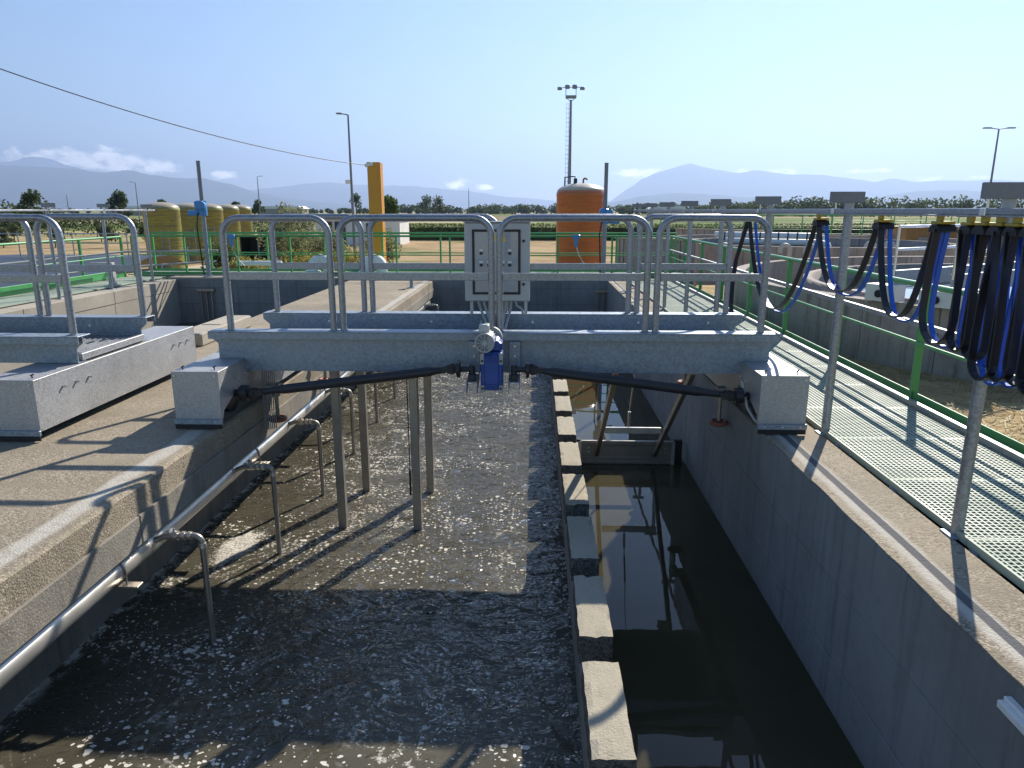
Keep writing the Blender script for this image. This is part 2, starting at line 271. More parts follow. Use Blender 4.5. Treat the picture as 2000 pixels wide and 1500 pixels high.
# ------------------------------------------------------------------ mesh helpers
ORG = {}
class MB:
    def __init__(s): s.v = []; s.f = []; s.sm = []
    def add(s, vs, fs, smooth=False):
        o = len(s.v); s.v += [Vector(p) for p in vs]
        for f in fs: s.f.append(tuple(i + o for i in f)); s.sm.append(smooth)
        return s
    def box(s, x0, x1, y0, y1, z0, z1, c=0.):
        if c <= 0:
            vs = [(x0, y0, z0), (x1, y0, z0), (x1, y1, z0), (x0, y1, z0), (x0, y0, z1), (x1, y0, z1), (x1, y1, z1), (x0, y1, z1)]
            return s.add(vs, [(0, 3, 2, 1), (4, 5, 6, 7), (0, 1, 5, 4), (1, 2, 6, 5), (2, 3, 7, 6), (3, 0, 4, 7)])
        c = min(c, (x1 - x0) * .45, (y1 - y0) * .45, (z1 - z0) * .45)   # chamfered: rounded in plan, bevelled top and bottom
        def ring(z, d): return [(x0 + c + d - c, y0 + d + c, z), (x0 + d + c, y0 + d, z), (x1 - d - c, y0 + d, z), (x1 - d, y0 + d + c, z), (x1 - d, y1 - d - c, z), (x1 - d - c, y1 - d, z), (x0 + d + c, y1 - d, z), (x0 + d, y1 - d - c, z)]
        vs = ring(z0, c) + ring(z0 + c, 0) + ring(z1 - c, 0) + ring(z1, c); fs = [tuple(reversed(range(8))), tuple(range(24, 32))]
        for k in range(3):
            for i in range(8): j = (i + 1) % 8; fs.append((k * 8 + i, k * 8 + j, k * 8 + 8 + j, k * 8 + 8 + i))
        return s.add(vs, fs)
    def bar(s, a, b, w, h, up=(0, 0, 1)):
        a = Vector(a); b = Vector(b); d = (b - a).normalized(); u = Vector(up); r = d.cross(u)
        if r.length < 1e-4: r = d.cross(Vector((0, 1, 0)))
        r.normalize(); u = r.cross(d); vs = []
        for p in (a, b):
            for i, j in ((-1, -1), (1, -1), (1, 1), (-1, 1)): vs.append(p + r * (i * w / 2) + u * (j * h / 2))
        return s.add(vs, [(0, 1, 2, 3)[::-1], (4, 5, 6, 7)[::1], (0, 1, 5, 4), (1, 2, 6, 5), (2, 3, 7, 6), (3, 0, 4, 7)])
    def tube(s, pts, r, n=10, cap=True, rs=None):
        pts = [Vector(p) for p in pts]; m = len(pts); o = []; prev = None
        for i, p in enumerate(pts):
            d = (pts[min(i + 1, m - 1)] - pts[max(i - 1, 0)]).normalized()
            if prev is None:
                u = Vector((0, 0, 1)) if abs(d.z) < .9 else Vector((0, 1, 0)); a = d.cross(u).normalized()
            else: a = (prev - d * prev.dot(d)).normalized()
            prev = a; b = d.cross(a); rr = rs[i] if rs else r
            o += [p + (a * math.cos(2 * math.pi * k / n) + b * math.sin(2 * math.pi * k / n)) * rr for k in range(n)]
        fs = []
        for i in range(m - 1):
            for k in range(n): l = (k + 1) % n; fs.append((i * n + k, i * n + l, i * n + n + l, i * n + n + k))
        s.add(o, fs, True)
        if cap: s.add(o[:n], [tuple(reversed(range(n)))]); s.add(o[-n:], [tuple(range(n))])
        return s
    def cyl(s, a, b, r, n=16, r2=None): return s.tube([a, b], r, n, True, [r, r2 if r2 is not None else r])
    def prism(s, poly, axis, a0, a1):
        n = len(poly)
        def P(q, a): return {'x': (a, q[0], q[1]), 'y': (q[0], a, q[1]), 'z': (q[0], q[1], a)}[axis]
        vs = [P(q, a0) for q in poly] + [P(q, a1) for q in poly]
        return s.add(vs, [tuple(reversed(range(n))), tuple(range(n, 2 * n))] + [(i, (i + 1) % n, n + (i + 1) % n, n + i) for i in range(n)])
    def lathe(s, c, prof, n=32):
        c = Vector(c); vs = []
        for r, z in prof: vs += [c + Vector((r * math.cos(2 * math.pi * k / n), r * math.sin(2 * math.pi * k / n), z)) for k in range(n)]
        fs = []
        for i in range(len(prof) - 1):
            for k in range(n): l = (k + 1) % n; fs.append((i * n + k, i * n + l, i * n + n + l, i * n + n + k))
        return s.add(vs, fs, True)
    def ribbon(s, path, w, th):
        # flat cable: path in a YZ plane, width along X
        pts = [Vector(p) for p in path]; vs = []; m = len(pts)
        for i, p in enumerate(pts):
            d = (pts[min(i + 1, m - 1)] - pts[max(i - 1, 0)]).normalized(); nrm = Vector((1, 0, 0)).cross(d).normalized()
            for a, b in ((-1, -1), (1, -1), (1, 1), (-1, 1)): vs.append(p + Vector((a * w / 2, 0, 0)) + nrm * (b * th / 2))
        fs = [(3, 2, 1, 0), tuple(range(4 * m - 4, 4 * m))]
        for i in range(m - 1):
            for k in range(4): l = (k + 1) % 4; fs.append((i * 4 + k, i * 4 + l, i * 4 + 4 + l, i * 4 + 4 + k))
        return s.add(vs, fs)
    def leaves(s, c, rad, n, size, seed=0, shell=.35, flat=.0):
        rn = random.Random(seed); c = Vector(c)
        for _ in range(n):
            while True:
                q = Vector((rn.uniform(-1, 1), rn.uniform(-1, 1), rn.uniform(-1, 1)))
                if shell < q.length <= 1: break
            p = c + Vector((q.x * rad[0], q.y * rad[1], q.z * rad[2])); sz = size * rn.uniform(.6, 1.35)
            a = Vector((rn.gauss(0, 1), rn.gauss(0, 1), rn.gauss(0, 1))).normalized(); b = a.cross(Vector((rn.gauss(0, 1), rn.gauss(0, 1), rn.gauss(0, 1)))).normalized()
            a *= sz; b *= sz * .55
            s.add([p - a, p + b, p + a, p - b], [(0, 1, 2, 3)])
        return s
    def build(s, name, mat, parent=None, org=None):
        if org is None:
            lo = Vector((min(v.x for v in s.v), min(v.y for v in s.v), min(v.z for v in s.v))); hi = Vector((max(v.x for v in s.v), max(v.y for v in s.v), max(v.z for v in s.v)))
            org = Vector(((lo.x + hi.x) / 2, (lo.y + hi.y) / 2, lo.z))
        org = Vector(org); me = bpy.data.meshes.new(name); me.from_pydata([v - org for v in s.v], [], s.f)
        me.polygons.foreach_set('use_smooth', s.sm); me.materials.append(MAT[mat]); me.update()
        return link(name, me, org, parent)
def link(name, me, org, parent=None):
    o = bpy.data.objects.new(name, me); COL.objects.link(o); ORG[o.name] = Vector(org)
    if parent is not None: o.parent = parent; o.location = Vector(org) - ORG[parent.name]
    else: o.location = org
    return o
def tag(o, label, cat, group=None):
    o['label'] = label; o['category'] = cat
    if group: o['group'] = group
    return o
def struct(o): o['kind'] = 'structure'; return o
def stuff(o): o['kind'] = 'stuff'; return o
def thing(name, loc, label, cat, group=None): return tag(link(name, None, loc), label, cat, group)
def copy_tree(o, dx, parent=None):
    c = o.copy(); COL.objects.link(c); ORG[c.name] = ORG[o.name] + Vector(dx); c.parent = parent
    if parent is None: c.location = ORG[c.name]
    for ch in o.children: copy_tree(ch, dx, c)
    return c
def arc(cy, cz, r, a0, a1, n=6): return [(cy + r * math.cos(a0 + (a1 - a0) * i / n), cz + r * math.sin(a0 + (a1 - a0) * i / n)) for i in range(n + 1)]
ZW = -1.45          # water level in the two channels

# ================================================================== SETTING
def gz(x, y):
    t = min(1, max(0, (y - 23) / 9)); t = t * t * (3 - 2 * t); a = -.42 + t * (-1.2 + .42)
    if x < -12.6: a = -1.2
    return a
def make_ground():
    m = MB(); rows = []
    xs = [-26000, -9000, -3000, -900, -300, -120, -60, -30, -20, -13.5, -12.4]; xs2 = [3.92, 4.6, 5.5, 7, 9, 12, 16, 22, 30, 60, 120, 300, 900, 3000, 9000, 26000]
    ys = [-60, -20, 0, 2, 4, 6, 8, 10, 12, 14, 16, 18, 20, 22, 24.0]; ys2 = [24.0, 25, 26, 27, 28, 29, 30, 31, 32, 34, 40, 50, 65, 85, 120, 180, 300, 500, 900, 1600, 3000, 6000, 12000, 26000]
    def grid(X, Y):
        vs = [(x, y, gz(x, y)) for y in Y for x in X]; n = len(X)
        m.add(vs, [(j * n + i, j * n + i + 1, j * n + n + i + 1, j * n + n + i) for j in range(len(Y) - 1) for i in range(n - 1)])
    grid(xs, ys); grid(xs2, ys); grid(xs[:-1] + [-12.4, -9, -6, -3, 0, 2, 3.92] + xs2[1:], ys2)
    return struct(m.build('ground', 'ground', org=(0, 0, -.4)))
make_ground()
m = MB(); rn = random.Random(3)
vs = []
for i in range(29):
    x = -20 + i * 1.2; y = 41 + 1.6 * math.sin(i * .22); w = 2.6
    vs += [(x, y - w, -1.19), (x, y + w, -1.19)]
m.add(vs, [(2 * i, 2 * i + 2, 2 * i + 3, 2 * i + 1) for i in range(28)]); struct(m.build('road', 'dirt_road'))
# ---- water
def water_sheet(name, x0, x1, y0, y1, z, step, amp, mat, fine=False):
    m = MB(); ys = []; y = y0
    while y < y1: ys.append(y); y += step * (1 if y < 9 else 1.8 if y < 14 else 3)
    ys.append(y1); nx = max(2, int((x1 - x0) / step)); xs = [x0 + (x1 - x0) * i / nx for i in range(nx + 1)]; vs = []
    for y in ys:
        for x in xs:
            h = 0
            if amp: h = amp * (mnoise.noise((x * 2.1, y * 2.4, 0)) + .55 * mnoise.noise((x * 5.3, y * 6.1, 4)) + .3 * mnoise.noise((x * 11, y * 13, 9)))
            vs.append((x, y, z + h))
    n = len(xs); m.add(vs, [(j * n + i, j * n + i + 1, j * n + n + i + 1, j * n + n + i) for j in range(len(ys) - 1) for i in range(n - 1)], True)
    return struct(m.build(name, mat))
water_sheet('water', -3.69, .34, -2, 21.1, ZW, .045, .016, 'water_aerated')
water_sheet('water', .54, 2.12, -2, 21.1, ZW, .2, .0, 'water_still')
water_sheet('water', -10.62, -5.3, -2, 21.1, ZW + .15, .4, .0, 'water_plain')
m = MB(); m.box(-10.9, 2.6, -2.2, 21.3, -4.2, -4.0); struct(m.build('basin_floor', 'concrete_wall'))

# ---- concrete
t = thing('concrete_ledge', (-4.2, 3, -.45), 'wide tan exposed-aggregate ledge carrying the bridge wheels above the steel air pipe', 'ledge')
m = MB()   # slab with a slightly ragged outer edge
vs = []; NB = 150
rn = random.Random(5)
prof = lambda: [(-5.4, -.10), (-5.4, 0), (-2.98, 0), (-2.955, -.02), (-2.955, -.42), (-3.0, -.45), (-5.4, -.45)]
for i in range(NB + 1):
    y = -2 + (20.9 + 2) * i / NB
    for (x, z) in prof():
        j = .012 * mnoise.noise((y * 3.1, z * 7, 1)) + .008 * mnoise.noise((y * 11, z * 9, 5)) if x > -3.1 else 0
        vs.append((x + j, y, z + (j * .8 if -.5 < z < -.3 else 0)))
k = 7; fs = [tuple(range(k)), tuple(reversed(range(NB * k, NB * k + k)))]
for i in range(NB):
    for a in range(k): b = (a + 1) % k; fs.append((i * k + a, i * k + k + a, i * k + k + b, i * k + b))
top = [f for q, f in enumerate(fs)]
mm = MB(); mm.add(vs, fs); mm.build('slab', 'ledge_left', t)
mm = MB()   # fascia boards marks: a proud lower course along the slab edge
for i in range(10):
    y0 = -2 + i * 2.29
    mm.box(-2.957, -2.93, y0 + .006, y0 + 2.284, -.44, -.215, .006)
mm.build('fascia', 'concrete_fascia', t)
mm = MB(); mm.box(-5.3, -3.68, -2, 21.1, -4, -.452); mm.build('support_wall', 'concrete_splash', t)
t = thing('concrete_ledge', (2.4, 3, -.3), 'narrow concrete ledge with a dark line beside the green grating walkway', 'ledge')
mm = MB(); vs = []
prof = [(2.14, -.014), (2.120, -.008), (2.124, 0), (2.63, 0), (2.63, -.3)]; k = 5
for i in range(NB + 1):
    y = -2 + (21.1 + 2) * i / NB
    for q, (x, z) in enumerate(prof):
        j = (.016 * mnoise.noise((y * 2.3, 2, 1)) + .012 * mnoise.noise((y * 9, 3, 5)) + .008 * mnoise.noise((y * 23, 3, 5))) if q in (1, 2) else 0
        vs.append((x + j, y, z))
fs = [tuple(reversed(range(k))), tuple(range(NB * k, NB * k + k))]
for i in range(NB):
    for a in range(k): b = (a + 1) % k; fs.append((i * k + a, i * k + b, i * k + k + b, i * k + k + a))
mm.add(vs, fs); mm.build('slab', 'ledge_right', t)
t = thing('basin_wall', (2.4, 3, -4), 'grey board-marked basin wall rising from the still brown water', 'wall')
mm = MB(); mm.box(2.150, 2.62, -2, 21.1, -4, -.302); mm.box(2.150, 2.60, -2, 21.1, -.301, -.016); mm.build('core', 'concrete_wall', t)
for (z0, z1, dx) in ((-3, -1.10, 0), (-1.094, -.56, .003), (-.554, -.0145, .001)):
    y = -2
    while y < 21:
        y1 = min(21.1, y + 3.3); mm = MB(); mm.box(2.12 + dx, 2.149, y + .003, y1 - .003, z0, z1, .004); mm.build('formwork_panel', 'concrete_wall', t); y = y1
mm = MB(); mm.box(2.085, 2.119, 2.2, 2.82, -.105, -.085, .003); mm.box(2.06, 2.119, 2.2, 2.82, -.14, -.104, .003)
tag(mm.build('wall_bracket', 'white_paint'), 'small white folded metal strip fixed low on the grey basin wall', 'bracket')
t = thing('end_wall', (-4, 21.3, -4), 'shaded grey concrete end wall behind the control cabinet', 'wall')
for i in range(7):
    x0 = -10.9 + i * (13.5 / 7); x1 = x0 + 13.5 / 7
    for z0, z1 in ((-4, -.72), (-.714, -.25), (-.244, -.004)):
        mm = MB(); mm.box(x0 + .003, x1 - .003, 21.1 + .004 * (i % 2), 21.6, z0, z1); mm.build('formwork_panel', 'concrete_wall', t)
mm = MB(); mm.box(-10.9, 2.6, 21.104, 21.62, -.003, .06, .01); mm.build('coping', 'concrete_pale', t)
t = thing('outer_wall', (-10.9, 10, -4), 'sunlit pale basin wall below the walkway with the galvanised cable posts', 'wall')
for i in range(7):
    y0 = -2 + i * 3.3
    mm = MB(); mm.box(-11.1, -10.62 - .006 * (i % 2), y0 + .004, y0 + 3.296, -4, -.32); mm.build('formwork_panel', 'concrete_pale', t)
    mm = MB(); mm.box(-11.1, -10.612, y0 + .004, y0 + 3.296, -.316, 0, .01); mm.build('formwork_panel', 'concrete_pale', t)
# weir wall with teeth
t = thing('weir_wall', (.44, 3, -4), 'low castellated concrete wall between the foaming and the still channel', 'wall')
mm = MB(); mm.box(.335, .545, -2, 21.1, -4, -1.06); mm.build('base', 'concrete_rough', t)
rn = random.Random(11); y = 4.10 - 2 * 1.14
def rough_block(mm, x0, x1, y0, y1, z0, z1, seed):
    r = random.Random(seed); nx, ny = 6, 12; g = []
    for j in range(ny + 1):
        for i in range(nx + 1):
            x = x0 + (x1 - x0) * i / nx; yy = y0 + (y1 - y0) * j / ny
            ez = .004 * mnoise.noise((x * 14, yy * 9, seed)); e = 0
            if i in (0, nx) or j in (0, ny): ez -= .002 + .016 * r.random() ** 4
            if j == 0: yy += r.uniform(-.006, .008)
            if j == ny: yy += r.uniform(-.008, .006)
            if i == 0: x += r.uniform(-.002, .005)
            if i == nx: x += r.uniform(-.005, .002)
            g.append((x, yy, z1 + ez))
    n = nx + 1; mm.add(g, [(j * n + i, j * n + i + 1, j * n + n + i + 1, j * n + n + i) for j in range(ny) for i in range(nx)])
    rim = [i for i in range(n)] + [j * n + nx for j in range(1, ny + 1)] + [ny * n + i for i in range(nx - 1, -1, -1)] + [j * n for j in range(ny - 1, 0, -1)]
    lo = [(g[q][0], g[q][1], z0) for q in rim]; k = len(rim)
    mm.add([g[q] for q in rim] + lo, [(i, k + i, k + (i + 1) % k, (i + 1) % k) for i in range(k)])
i = 0
while y < 20.5:
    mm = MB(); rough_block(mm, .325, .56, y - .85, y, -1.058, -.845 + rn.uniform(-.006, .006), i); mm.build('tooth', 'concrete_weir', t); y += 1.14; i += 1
# raised kerb on the far side of the ledge
t = thing('concrete_kerb', (-5.2, 11, 0), 'pale raised concrete kerb with a dark gap behind the neighbouring bridge carriage', 'kerb')
for (y0, y1, z1) in ((9.2, 10.25, .18), (10.45, 12.4, .20)):
    mm = MB(); mm.box(-5.42, -4.98, y0, y1, .002, z1, .02); mm.build('kerb_block', 'concrete_pale', t)
mm = MB(); mm.box(-5.36, -5.06, 11.3, 12.1, .201, .209, .003); mm.build('hatch', 'concrete_pale', t)

# ================================================================== walkways
def grating_mesh(lx, ly, pitch, bw, th):
    mm = MB(); nx = int(round(lx / pitch)); ny = int(round(ly / pitch))
    for i in range(nx + 1):
        x = lx * i / nx; w = bw if 0 < i < nx else bw * 1.6
        mm.box(min(max(x - w / 2, 0), lx - w), min(max(x - w / 2, 0), lx - w) + w, 0, ly, -th, 0)
    for j in range(ny + 1):
        y = ly * j / ny; w = bw if 0 < j < ny else bw * 1.6; y0 = min(max(y - w / 2, 0), ly - w)
        mm.box(.001, lx - .001, y0 + .0005, y0 + w - .0005, -th + .002, -.0015)
    me = bpy.data.meshes.new('grating_panel'); me.from_pydata(mm.v, [], mm.f); me.materials.append(MAT['grating_green']); me.update(); return me
wk = struct(link('walkway', None, (3.2, 8, 0)))
gm1 = grating_mesh(1.20, 1.0, .042, .0115, .05)
y = -.9
while y < 21.0:
    link('grating_panel', gm1, (2.66, y, .045), wk); y += 1.006
for y in [-1 + 1.006 * i for i in range(23)]:
    mm = MB(); mm.box(2.64, 3.9, y - .04, y + .04, -.12, .005); mm.build('support', 'galvanised', wk)
wk2 = struct(link('walkway', None, (-11.7, 8, 0)))
gm2 = grating_mesh(1.30, 2.0, .06, .026, .03)
for i in range(11): link('grating_panel', gm2, (-12.45, -.6 + i * 2.01, .045), wk2)
mm = MB(); mm.box(-12.5, -11.12, -2, 21.5, -.25, -.01); mm.build('slab', 'concrete_pale', wk2)
wk3 = struct(link('walkway', None, (-4, 22.3, 0)))
gm3 = grating_mesh(1.54, 1.3, .06, .022, .03)
for i in range(11): link('grating_panel', gm3, (-12.4 + i * 1.545, 21.66, .10), wk3)
mm = MB(); mm.box(-12.5, 4.6, 21.64, 23.0, -.3, -.02); mm.build('slab', 'concrete_pale', wk3)

def railing(name, p0, p1, label, n, inward=(0, 0), grey=True, zt=1.25, toe=True, mids=(.66,)):
    p0 = Vector(p0); p1 = Vector(p1); d = p1 - p0; L = d.length; d.normalize(); nrm = Vector(inward + (0,))
    t = thing(name, (p0 + p1) / 2, label, 'railing')
    for i in range(n + 1):
        q = p0 + d * (L * i / n); mm = MB(); a = q; mm.bar(a, a + Vector((0, 0, zt - .02)), .05, .065, nrm if nrm.length else Vector((d.y, -d.x, 0))); mm.build('post', 'green_paint', t)
    mm = MB(); mm.tube([p0 + Vector((0, 0, zt)), p1 + Vector((0, 0, zt))], .03, 12); mm.build('top_rail', 'green_paint', t)
    for z in mids: mm = MB(); mm.tube([p0 + Vector((0, 0, z)) + nrm * .02, p1 + Vector((0, 0, z)) + nrm * .02], .017, 8); mm.build('mid_rail', 'green_paint', t)
    if grey: mm = MB(); mm.bar(p0 + nrm * .05 + Vector((0, 0, .86)), p1 + nrm * .05 + Vector((0, 0, .86)), .045, .05); mm.build('guard_bar', 'galvanised_tube', t)
    if toe: mm = MB(); mm.bar(p0 + nrm * .012 + Vector((0, 0, .075)), p1 + nrm * .012 + Vector((0, 0, .075)), .012, .15); mm.build('toe_board', 'green_paint', t)
    if grey: mm = MB(); mm.bar(p0 + nrm * .11 + Vector((0, 0, .075)), p1 + nrm * .11 + Vector((0, 0, .075)), .05, .055); mm.build('kick_bar', 'galvanised_tube', t)
    return t
railing('green_railing', (3.99, -.6, 0), (3.99, 21.5, 0), 'green handrail along the grating walkway in front of the round concrete tank', 11, (-1, 0))
railing('green_railing', (-12.35, -.6, 0), (-12.35, 21.4, 0), 'green handrail along the walkway above the black-lined pond', 11, (1, 0), False, 1.22)
mm = MB(); mm.box(-12.2, -12.12, 3, 20.5, .05, .28, .01)
railing('green_railing', (-12.2, 21.72, .02), (3.9, 21.72, .02), 'green handrail on the basin side of the far walkway behind the bridge', 10, (0, 1), False, 1.22)
railing('green_railing', (-12.2, 22.95, .02), (4.4, 22.95, .02), 'green handrail on the field side of the far walkway', 9, (0, -1), False, 1.27)
mm = MB(); mm.tube([(-12.1, 2, .78), (-12.1, 21, .80), (-9.5, 21.55, .82)], .03, 8); t = thing('grey_pipe_rail', (-12.1, 11, .7), 'pale grey conduit strapped along the green handrail above the pond', 'conduit'); mm.build('upper_conduit', 'conduit', t)
mm = MB(); mm.tube([(-12.1, 2, .36), (-12.1, 20, .40), (-9.6, 21.6, .5)], .025, 8); mm.build('lower_conduit', 'conduit', t)

# ================================================================== festoon cable line
RX, PX = 2.57, 2.68
def festoon_post(y, px, rx, label, group, lo=0., ztop=2.16):
    t = thing('cable_post', (px, y, lo), label, 'post', group)
    mm = MB(); mm.cyl((px, y, lo), (px, y, ztop - .05), .037, 16); mm.build('post', 'galvanised_tube', t)
    mm = MB(); a, b = min(rx, px) - .08, max(rx, px) + .10
    mm.box(a, b, y - .058, y - .040, 2.060, 2.150, .003); mm.box(px - .03, px + .03, y - .039, y + .03, 2.1105, 2.149); arm = mm.build('arm', 'plate_grey', t)
    mm = MB(); mm.box(rx - .03, rx + .03, y - .02, y + .035, 1.965, 2.012, .004); mm.cyl((rx, y + .01, 2.0), (rx, y + .01, 2.08), .008, 8); mm.build('clamp', 'zinc_bright', arm)
    mm = MB(); mm.box(px - .07, px + .07, y - .07, y + .07, lo + .0, lo + .012, .003); mm.build('foot_plate', 'galvanised', t)
ORDN = ['first', 'second', 'third', 'fourth', 'fifth', 'sixth', 'seventh', 'eighth', 'ninth']
for i in range(9):
    festoon_post(4.27 + 2.12 * (i - 1), PX, RX, '%s galvanised cable-rail post along the walkway, counting back from the orange tank end' % ORDN[8 - i], 'posts of the festoon rail on the walkway')
mm = MB(); y0, y1 = 1.2, 19.2
mm.box(RX - .021, RX + .021, y0, y1, 1.972, 2.010, .004); mm.box(RX - .021, RX - .010, y0, y1, 1.962, 1.971); mm.box(RX + .010, RX + .021, y0, y1, 1.962, 1.971)
tag(mm.build('festoon_rail', 'galvanised_tube'), 'long grey slotted rail from which the flat black and blue cables hang', 'rail')
for i, y in enumerate((20.36, 18.3, 16.2, 14.1)):
    festoon_post(y, -10.95, -10.8, '%s thin cable-rail post on the pale wall, counting from the yellow tanks' % ORDN[i], 'posts of the festoon rail on the pale outer wall')
mm = MB(); mm.box(-10.821, -10.779, 4, 20.6, 1.972, 2.010, .004); tag(mm.build('festoon_rail', 'zinc_bright'), 'pale slotted rail on thin posts in front of the yellow tanks', 'rail')
def loop_path(x, ya, yb, zt, drop, p=2.4, n=22):
    return [(x, ya + (yb - ya) * i / n, zt - drop * (1 - abs(2 * i / n - 1) ** p)) for i in range(n + 1)]
def narrow_loop(x, ya, yb, zt, drop, bul, n=9):
    # slack U: strands bow out a little and close with a round bottom
    yc = (ya + yb) / 2; hw = abs(yb - ya) / 2; r = hw + bul; out = []
    for i in range(n):
        f = i / n; w = hw + bul * math.sin(f * math.pi / 2); out.append((x, yc + w, zt - (drop - r) * f))
    for i in range(9):
        a = math.pi * i / 8; out.append((x, yc + r * math.cos(a), zt - (drop - r) - r * math.sin(a)))
    for i in range(n - 1, -1, -1):
        f = i / n; w = hw + bul * math.sin(f * math.pi / 2); out.append((x, yc - w, zt - (drop - r) * f))
    return out
TR = [8.9, 6.75, 5.55, 4.75, 4.42, 4.28, 4.14, 4.00, 3.86, 3.72, 3.58]
LAB = ['cable trolley next to the bridge railing with cables drooping to the bridge deck', 'cable trolley beside a post with a shallow cable loop on each side',
       'cable trolley with a wide loop towards the bunched trolleys', 'last separate cable trolley before the bunched trolleys']
for i, y in enumerate(TR):
    t = thing('cable_trolley', (RX, y, 1.85), LAB[i] if i < 4 else '%s trolley of the tight bunch of cables, counting from the last separate trolley' % ORDN[i - 4], 'cable trolley', None if i < 4 else 'bunched cable trolleys')
    if i >= 4: t['group'] = 'bunched cable trolleys'
    mm = MB(); mm.box(RX - .012, RX + .012, y - .028, y + .028, 1.93, 1.985, .003); mm.box(RX - .03, RX + .07, y - .055, y + .055, 1.912, 1.93, .004); mm.build('hanger', 'brass', t)
    mm = MB(); mm.prism([(y - .065, 1.868), (y - .05, 1.895), (y - .03, 1.911), (y + .03, 1.911), (y + .05, 1.895), (y + .065, 1.868), (y + .045, 1.862), (y - .045, 1.862)], 'x', RX - .035, RX + .078); mm.build('saddle', 'rubber', t)
    if i < len(TR) - 1:
        yn = TR[i + 1]; gap = y - yn; rr = random.Random(i)
        if gap > .6:
            drop = {0: .92, 1: .55, 2: .62}.get(i, .7); a, b = y - .03, yn + .03
            P1 = loop_path(RX - .008, a, b, 1.885, drop, 2.2 if gap > 1.5 else 2.6); P2 = loop_path(RX + .055, a - .01, b + .01, 1.882, drop + .03, 2.3 if gap > 1.5 else 2.8)
        else:
            drop = .72 + .06 * rr.random() + (.06 if i > 5 else -.02); a, b = y - .03, yn + .03
            if gap < .2: a, b = y - .018, yn + .018
            xo = (i % 3 - 1) * .012
            P1 = narrow_loop(RX - .012 + xo, a, b, 1.885, drop, .035 + .02 * rr.random()); P2 = narrow_loop(RX + .055 + xo, a, b, 1.882, drop + .05 * rr.random(), .05 + .03 * rr.random())
        mm = MB(); mm.ribbon(P1, .044, .012); mm.build('black_cable', 'cable_black', t)
        mm = MB(); mm.ribbon(P2, .030, .014); mm.build('blue_cable', 'cable_blue', t)
    if i == 0:
        P1 = [(RX - .008, y + .03, 1.885), (RX - .04, y + .06, 1.7), (RX - .1, 9.0, 1.4), (2.42, 8.9, 1.1), (2.38, 8.75, .9), (2.36, 8.6, .74)]
        mm = MB(); mm.ribbon(P1, .05, .013); mm.build('black_cable', 'cable_black', t)

# ================================================================== the scraper bridge
def guard_panel(t, x0, x1, y, zb, zt, mid=True):
    r = .17; mm = MB()
    pts = [(x0, y, zb)] + [(p, y, q) for p, q in arc(x0 + r, zt - r, r, math.pi, math.pi / 2, 7)] + [(p, y, q) for p, q in arc(x1 - r, zt - r, r, math.pi / 2, 0, 7)] + [(x1, y, zb)]
    mm.tube(pts, .033, 12); o = mm.build('guard_rail', 'galvanised_tube', t)
    mm = MB(); mm.box(x0 + .027, x1 - .027, y - .02, y + .016, zb + .50, zb + .572, .004); mm.build('mid_bar', 'galvanised_tube', o)
    for x in (x0, x1): mm = MB(); mm.box(x - .045, x + .045, y - .04, y + .04, zb, zb + .006); mm.build('foot_plate', 'galvanised', o)
def bolt(t, p, axis, r=.012, l=.012, name='bolt'):
    a = Vector(p); mm = MB(); mm.cyl(a, a + Vector(axis) * l, r, 6); mm.build(name, 'zinc_bright', t)
def beam(t, name, x0, x1, yf, face, zt=.83, zb=.42):
    # face=-1: web faces the camera side (front beam); face=+1: web faces away
    mm = MB(); s = face
    web = [(x0 + .07, zb), (x1 - .07, zb), (x1 - .07, zt - .13), (x1, zt - .07), (x1, zt - .012), (x0, zt - .012), (x0, zt - .07), (x0 + .07, zt - .13)]
    mm.prism(web, 'y', yf - .006, yf + .006)
    o = mm.build(name, 'galvanised', t)
    mm = MB(); a, b = (yf - .07, yf + .13) if s < 0 else (yf - .012, yf + .19)
    mm.box(x0, x1, a, b, zt - .0115, zt, .002); mm.build('top_flange', 'galvanised', o)
    mm = MB(); ly = a if s < 0 else b - .008
    mm.box(x0, x1, ly, ly + .008, zt - .075, zt - .012); mm.build('lip', 'galvanised', o)
    mm = MB(); mm.box(x0 + .07, x1 - .07, yf + (.007 if s < 0 else -.10), yf + (.12 if s < 0 else -.007), zb, zb + .01) if s < 0 else mm.box(x0 + .07, x1 - .07, yf + .007, yf + .12, zb, zb + .01)
    mm.build('bottom_flange', 'galvanised', o)
    return o
